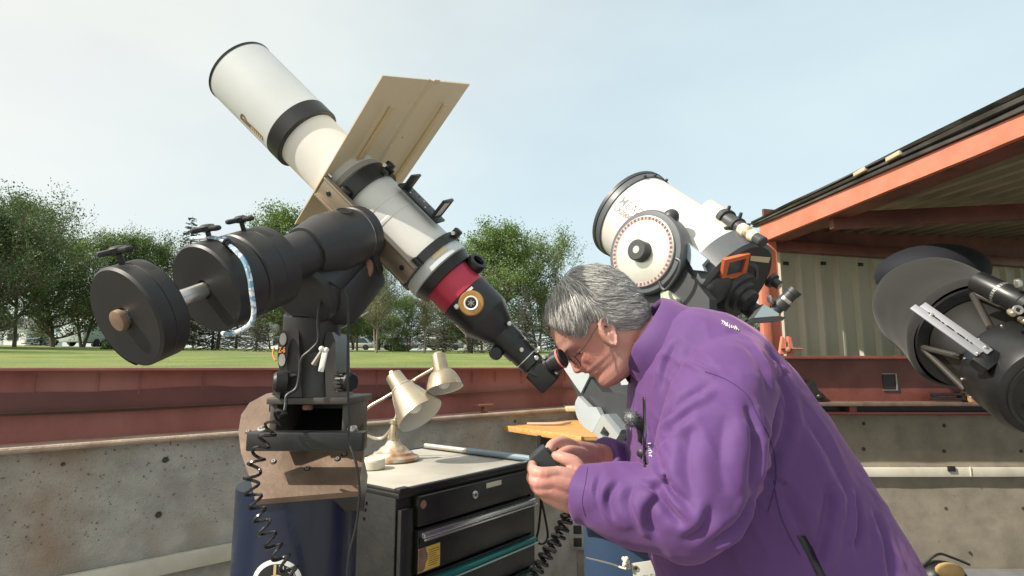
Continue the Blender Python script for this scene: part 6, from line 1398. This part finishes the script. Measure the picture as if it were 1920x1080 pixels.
CREASE = [  # frame polyline, depth, half-width, ridge side (+1 right of the run, -1 left)
 ([(1226, 905), (1250, 945), (1282, 985)], .011, .011, -1), ([(1243, 872), (1258, 915), (1290, 948)], .009, .010, 1), ([(1215, 800), (1228, 850), (1240, 895)], .007, .010, 1),
 ([(1330, 722), (1280, 752), (1236, 792)], .007, .012, -1), ([(1300, 770), (1262, 800), (1228, 842)], .005, .012, -1), ([(1298, 800), (1288, 870), (1300, 940)], .006, .018, 1),
 ([(1360, 780), (1352, 850), (1362, 930)], .006, .022, -1), ([(1335, 950), (1320, 990), (1285, 1012)], .007, .012, 1), ([(1240, 925), (1215, 965), (1230, 1005)], .007, .011, 1),
 ([(1190, 908), (1178, 945), (1196, 985)], .007, .010, -1), ([(1158, 905), (1140, 935), (1150, 975)], .006, .009, 1), ([(1125, 890), (1118, 920), (1126, 950)], .004, .007, 1),
 ([(1260, 900), (1230, 915), (1195, 900)], .006, .009, 1), ([(1402, 760), (1416, 830), (1408, 915)], .010, .013, -1), ([(1412, 930), (1385, 985), (1330, 1022)], .009, .012, -1),
 ([(1478, 800), (1455, 850), (1430, 905)], .010, .015, 1), ([(1452, 700), (1478, 760), (1468, 820)], .008, .016, -1), ([(1440, 660), (1470, 700), (1500, 770)], .005, .018, 1),
 ([(1560, 905), (1548, 980), (1530, 1060)], .012, .016, -1), ([(1606, 930), (1610, 985), (1605, 1030)], .010, .011, 1), ([(1640, 960), (1660, 1020), (1672, 1090)], .008, .016, 1),
 ([(1470, 930), (1500, 985), (1530, 1050)], .006, .014, 1), ([(1520, 800), (1560, 860), (1590, 930)], .006, .020, 1), ([(1395, 640), (1430, 690), (1440, 740)], .004, .016, -1), ([(1270, 640), (1250, 680), (1240, 730)], .006, .012, 1), ([(1290, 660), (1320, 680), (1350, 690)], .004, .012, 1),
]
def fold(me):
    from mathutils.kdtree import KDTree
    fine(me); me.update()
    b = BVHTree.FromPolygons([v.co for v in me.vertices], [tuple(p.vertices) for p in me.polygons]); N = [v.normal.copy() for v in me.vertices]; C = [v.co.copy() for v in me.vertices]
    kd = KDTree(len(C))
    for i, c in enumerate(C): kd.insert(c, i)
    kd.balance(); D = {}
    for pix, dep, wd, sd in CREASE:
        dep *= 1.35; wd *= .66
        pts = []
        for q in catmull([Vector((u, v, 0)) for u, v in pix], 14):
            h, n, _, _ = b.ray_cast(EYE, ray(q.x, q.y))
            if h is not None: pts.append((h, n))
        m = len(pts); best = {}
        for j, (h, n) in enumerate(pts):
            for co, i, dist in kd.find_range(h, wd * 3.6):
                if N[i].dot(n) > .1 and (i not in best or dist < best[i][0]): best[i] = (dist, j)
        for i, (dist, j) in best.items():
            h, n = pts[j]; tg = (pts[min(j + 1, m - 1)][0] - pts[max(j - 1, 0)][0]).normalized(); sdir = tg.cross(N[i]).normalized(); s_ = (C[i] - h).dot(sdir) * sd
            e = math.sin(math.pi * min(1, max(0, (j + .5) / m))) ** .6
            if j in (0, m - 1): e *= math.exp(-((C[i] - h).dot(tg) / wd) ** 2)
            D[i] = D.get(i, 0) + dep * e * (-math.exp(-(abs(s_) / wd) ** 1.15) + .9 * math.exp(-((s_ - 1.7 * wd) / (wd * 1.1)) ** 2) + .25 * math.exp(-((s_ + 2 * wd) / (wd * 1.3)) ** 2))
    for i, d in D.items(): me.vertices[i].co = C[i] + N[i] * (.010 * math.tanh(d / .010))
    me.update(); bm = bmesh.new(); bm.from_mesh(me); bm.verts.ensure_lookup_table(); bmesh.ops.smooth_vert(bm, verts=[bm.verts[i] for i in D], factor=.5, use_axis_x=True, use_axis_y=True, use_axis_z=True); bm.to_mesh(me); bm.free()
EYE = Vector((0, 0, CZ))
jk = remesh(coat, 'jacket', M_coat, man, .0035, 9, .5, fold)
jv = [v.co + Vector(WL[man.name]) for v in jk.data.vertices]; jb = BVHTree.FromPolygons(jv, [tuple(p.vertices) for p in jk.data.polygons])
EYE = Vector((0, 0, CZ))
def onj(u, v, off=.0012):
    h, n, _, _ = jb.ray_cast(EYE, ray(u, v))
    if h is None: return None
    if n.dot(ray(u, v)) > 0: n = -n
    return h + n * off
def seamline(pix, r, m, name, off=.0006, n=8):
    pts = [onj(q.x, q.y, off) for q in catmull([Vector((u, v, 0)) for u, v in pix], n)]; pts = [p for p in pts if p]
    if len(pts) > 2: mb = MB(); mb.tube(pts, r, 5); return mb.build(name, m, jk)
M_seam = mat('dark_purple_thread', (.055, .022, .11), .8)
seamline([(1322, 697), (1362, 712), (1398, 738), (1418, 775), (1440, 815), (1452, 850)], .0007, M_seam, 'shoulder_seam')
seamline([(1452, 850), (1455, 900), (1440, 960)], .0007, M_seam, 'armhole_seam')
seamline([(1500, 1040), (1478, 1000), (1462, 960), (1450, 900)], .0007, M_seam, 'side_seam')
seamline([(1102, 877), (1098, 905), (1092, 940), (1098, 968)], .00035, M_seam, 'cuff_stitch')
# collar: stand and fall
na = (P(1185, 622, YM) - P(1285, 690, YM)).normalized(); nb_ = (Vector((0, 0, 1)) - na * na.z).normalized(); nc = na.cross(nb_); cc = P(1226, 645, YM)
rws = []
for j, (t, r) in enumerate([(-.045, .098), (-.02, .086), (.012, .080), (.030, .0785), (.037, .081), (.035, .085), (.014, .094), (-.012, .102), (-.034, .112), (-.040, .1135), (-.0405, .111)]):
    row = []
    for k in range(81):
        a = lerp(-2.72, 2.72, k / 80); opn = max(0, abs(a) - 2.0); wv = 1 + .03 * math.sin(3 * a + t * 40) + .02 * noise.noise(Vector((a * 2, t * 30, 3)))
        row.append(cc + na * (t * (1.15 - .10 * math.cos(a)) - (.05 * opn if j < 3 or j > 6 else .03 * opn)) + (nb_ * math.cos(a) * 1.02 + nc * math.sin(a) * .98) * r * wv)
    rws.append(row)
mb = MB(); mb.grid(rws); cl_ = mb.build('collar', M_coat, jk, 180)
s6 = cl_.modifiers.new('solid', 'SOLIDIFY'); s6.thickness = .0022; s6.offset = 0
# front placket, buttons, lettering
def strip(pix, w, m, name, off=.002, n=6):
    cen = catmull([Vector((u, v, 0)) for u, v in pix], n); a = []; b = []
    for q in cen:
        p1, p2 = onj(q.x - w / 2, q.y, off), onj(q.x + w / 2, q.y, off)
        if p1 and p2: a.append(p1); b.append(p2)
    if len(a) > 2: mb = MB(); mb.grid([a, b]); o = mb.build(name, m, jk, 180); s = o.modifiers.new('s', 'SOLIDIFY'); s.thickness = .002; return o
M_dkcoat = mat('purple_twill_inside', (.05, .024, .09), .8)
strip([(1208, 745), (1209, 790), (1209, 840), (1210, 875)], 4, M_black, 'front_opening', .0015)
for u, v in ((1203, 850), (1201, 790)):
    p = onj(u, v, .002)
    if p: mb = MB(); mb.lathe(p, (EYE - p).normalized() + Vector((-.6, 0, 0)), [(0, .007), (.002, .0075), (.003, .006), (.003, 0)], 16, (False, False)); mb.build('button', M_black, jk)
def decal(body_, size, u, v, du, dv, m, name, bold=0.0):
    """letters laid on the cloth: du, dv are frame steps for one unit of text width and height"""
    vs, fs = text_shape(body_, 1.0, bold); out = []
    for x, y in vs:
        p = onj(u + du[0] * x * size + dv[0] * y * size, v + du[1] * x * size + dv[1] * y * size, .0009)
        if p is None: return
        out.append(p)
    mb = MB(); mb.add(out, fs); mb.build(name, m, jk, 0)
M_emb = mat('white_embroidery', (.58, .56, .56), .8)
rr = random.Random(8)
for i in range(9):                                  # worn, unreadable white stitching
    u, v = 1353 + i * 3.6, 603 + i * 1.7; seamline([(u, v + rr.uniform(-3, 1)), (u + rr.uniform(-1, 3), v + 2), (u + rr.uniform(0, 3), v + rr.uniform(3, 6))], rr.uniform(.0007, .0014), M_emb, 'back_embroidery', .0008, 4)
for i in range(6):
    u, v = 1215 + i * .6, 832 + i * 4.6; seamline([(u, v), (u + rr.uniform(2, 5), v + rr.uniform(-1, 3)), (u + rr.uniform(3, 6), v + rr.uniform(0, 4))], .0011, M_emb, 'chest_embroidery', .0008, 4)
# lower vent
strip([(1502, 1004), (1522, 1042), (1540, 1080), (1556, 1110)], 16, M_black, 'side_vent', .0015)
# trousers and shoes, below the frame
tr = MB()
for dy in (-.105, .105):
    ps = [Vector((.68, YM + dy * .8, .86)), Vector((.70, YM + dy, .62)), Vector((.69, YM + dy * 1.05, .45)), Vector((.72, YM + dy * 1.1, .1)), Vector((.72, YM + dy * 1.1, .045))]; q = catmull(ps, 6); tr.tube(q, [float(np.interp(i / 6, range(5), [.13, .105, .085, .075, .08])) for i in range(len(q))], 28)
tr.ball(Vector((.69, YM, .86)), (.17, .20, .16), 24); remesh(tr, 'trousers', mat('charcoal_trousers', (.03, .03, .035), .85), man, .012, 2)
for dy in (-.115, .115):
    mb = MB(); mb.ball(Vector((.68, YM + dy, .05)), (.14, .05, .05), 20); mb.box(Vector((.68, YM + dy, .012)), (.28, .095, .024), None, .01); mb.build('shoe', M_black, man)
# ---- lapel microphone with furry windshield
q = P(1184, 785, YM - .07); h_ = onj(1205, 800, .0)
mc = thing('lapel_microphone', tuple(q), 'small grey furry lapel microphone clipped to the purple jacket front', 'microphone')
mb = MB(); rr = random.Random(3)
mb.ball(q, .0145, 14)
for _ in range(700):
    d = Vector((rr.gauss(0, 1), rr.gauss(0, 1), rr.gauss(0, 1))).normalized(); e = Vector((rr.gauss(0, 1), rr.gauss(0, 1), rr.gauss(0, 1))) * .0018; s_ = d.cross(e + Vector((.001, .002, .003))).normalized() * .0005; a = q + d * .014; b = q + d * rr.uniform(.0175, .0215) + e; mb.add([a - s_, a + s_, b], [(0, 1, 2)])
mb.build('furry_windshield', hairmat('grey_fur', [(0, (.07, .075, .08)), (1, (.22, .23, .24))]), mc, 0)
mb = MB(); b = P(1206, 802, YM - .07); mb.box((q + b) / 2 + Vector((.006, -.002, -.004)), ((b - q).length, .014, .018), ((b - q).normalized(), Vector((0, 1, 0)), (b - q).normalized().cross(Vector((0, 1, 0)))), .004); mb.build('transmitter', M_black, mc)
mb = MB(); mb.box(P(1202, 812, YM - .07), (.012, .012, .035), None, .003); mb.build('clip', M_black, mc)
# ---- hand controller with its coiled cord
l6 = (P(1050, 880, 1.0) - P(1015, 836, 1.0)).normalized(); t6 = (P(998, 865, 1.0) - P(1015, 836, 1.0)); t6 = (t6 - l6 * t6.dot(l6)).normalized(); w6 = l6.cross(t6).normalized()
c6 = (P(1015, 836, .992) + P(998, 865, .992)) / 2 + l6 * .036 + Vector((0, .024, 0))
hc = thing('hand_controller', tuple(c6), 'small black hand controller on a coiled cord in the man\'s hands', 'controller')
mb = MB(); mb.box(c6, (.072, .034, .048), (l6, t6, w6), .0025); mb.build('case', mat('controller_plastic', (.018, .020, .021), .42), hc)
for i, (x, w_, m) in enumerate(((-.022, -.010, M_black), (-.022, .010, M_black), (-.004, -.010, M_whitem), (-.004, .010, M_black), (.013, -.010, M_gal), (.013, .010, M_gal))):
    mb = MB(); mb.box(c6 - t6 * .0185 + l6 * x + w6 * (w_ * (1 if w6.y < 0 else -1) * -1), (.011, .004, .009), (l6, t6, w6), .001); mb.build('button', m, hc)
def coil(path, rad, pitch, cr, seg=12):
    p = catmull(path, 14); L = 0; out = []; T = [(p[min(i + 1, len(p) - 1)] - p[max(i - 1, 0)]).normalized() for i in range(len(p))]; _, B, _ = frame(T[0], Vector((0, 1, 0))); ang = 0
    for i in range(len(p) - 1):
        B = (B - T[i] * B.dot(T[i])).normalized(); C = T[i].cross(B); d = (p[i + 1] - p[i]).length; k = max(2, int(d / pitch * seg))
        for j in range(k): out.append(p[i].lerp(p[i + 1], j / k) + (B * math.cos(ang) + C * math.sin(ang)) * rad); ang += 2 * math.pi * d / pitch / k
    mb = MB(); mb.tube(out, cr, 6); return mb
cpath = [P(1062, 930, 1.0), P(1064, 965, 1.0), P(1050, 1000, .99), P(1025, 1040, .98), P(1000, 1080, .97), P(960, 1160, .95), P(880, 1300, .9), P(740, 1330, .85), P(620, 1200, .84), P(556, 1090, .86)]
coil(cpath, .0095, .0125, .0036).build('coiled_cord', mat('glossy_black_cord', (.012, .012, .012), .22), hc)
lpath = [P(556, 1090, .86), P(536, 1058, .865), P(512, 1022, .87), P(492, 980, .87), P(478, 940, .87), P(471, 905, .87), P(480, 868, .87), P(490, 840, .88), P(502, 815, .885), P(516, 790, .895), P(532, 775, .905)]
coil(lpath, .0105, .0200, .0024).build('coiled_lead', MATS['glossy_black_cord'], hc)
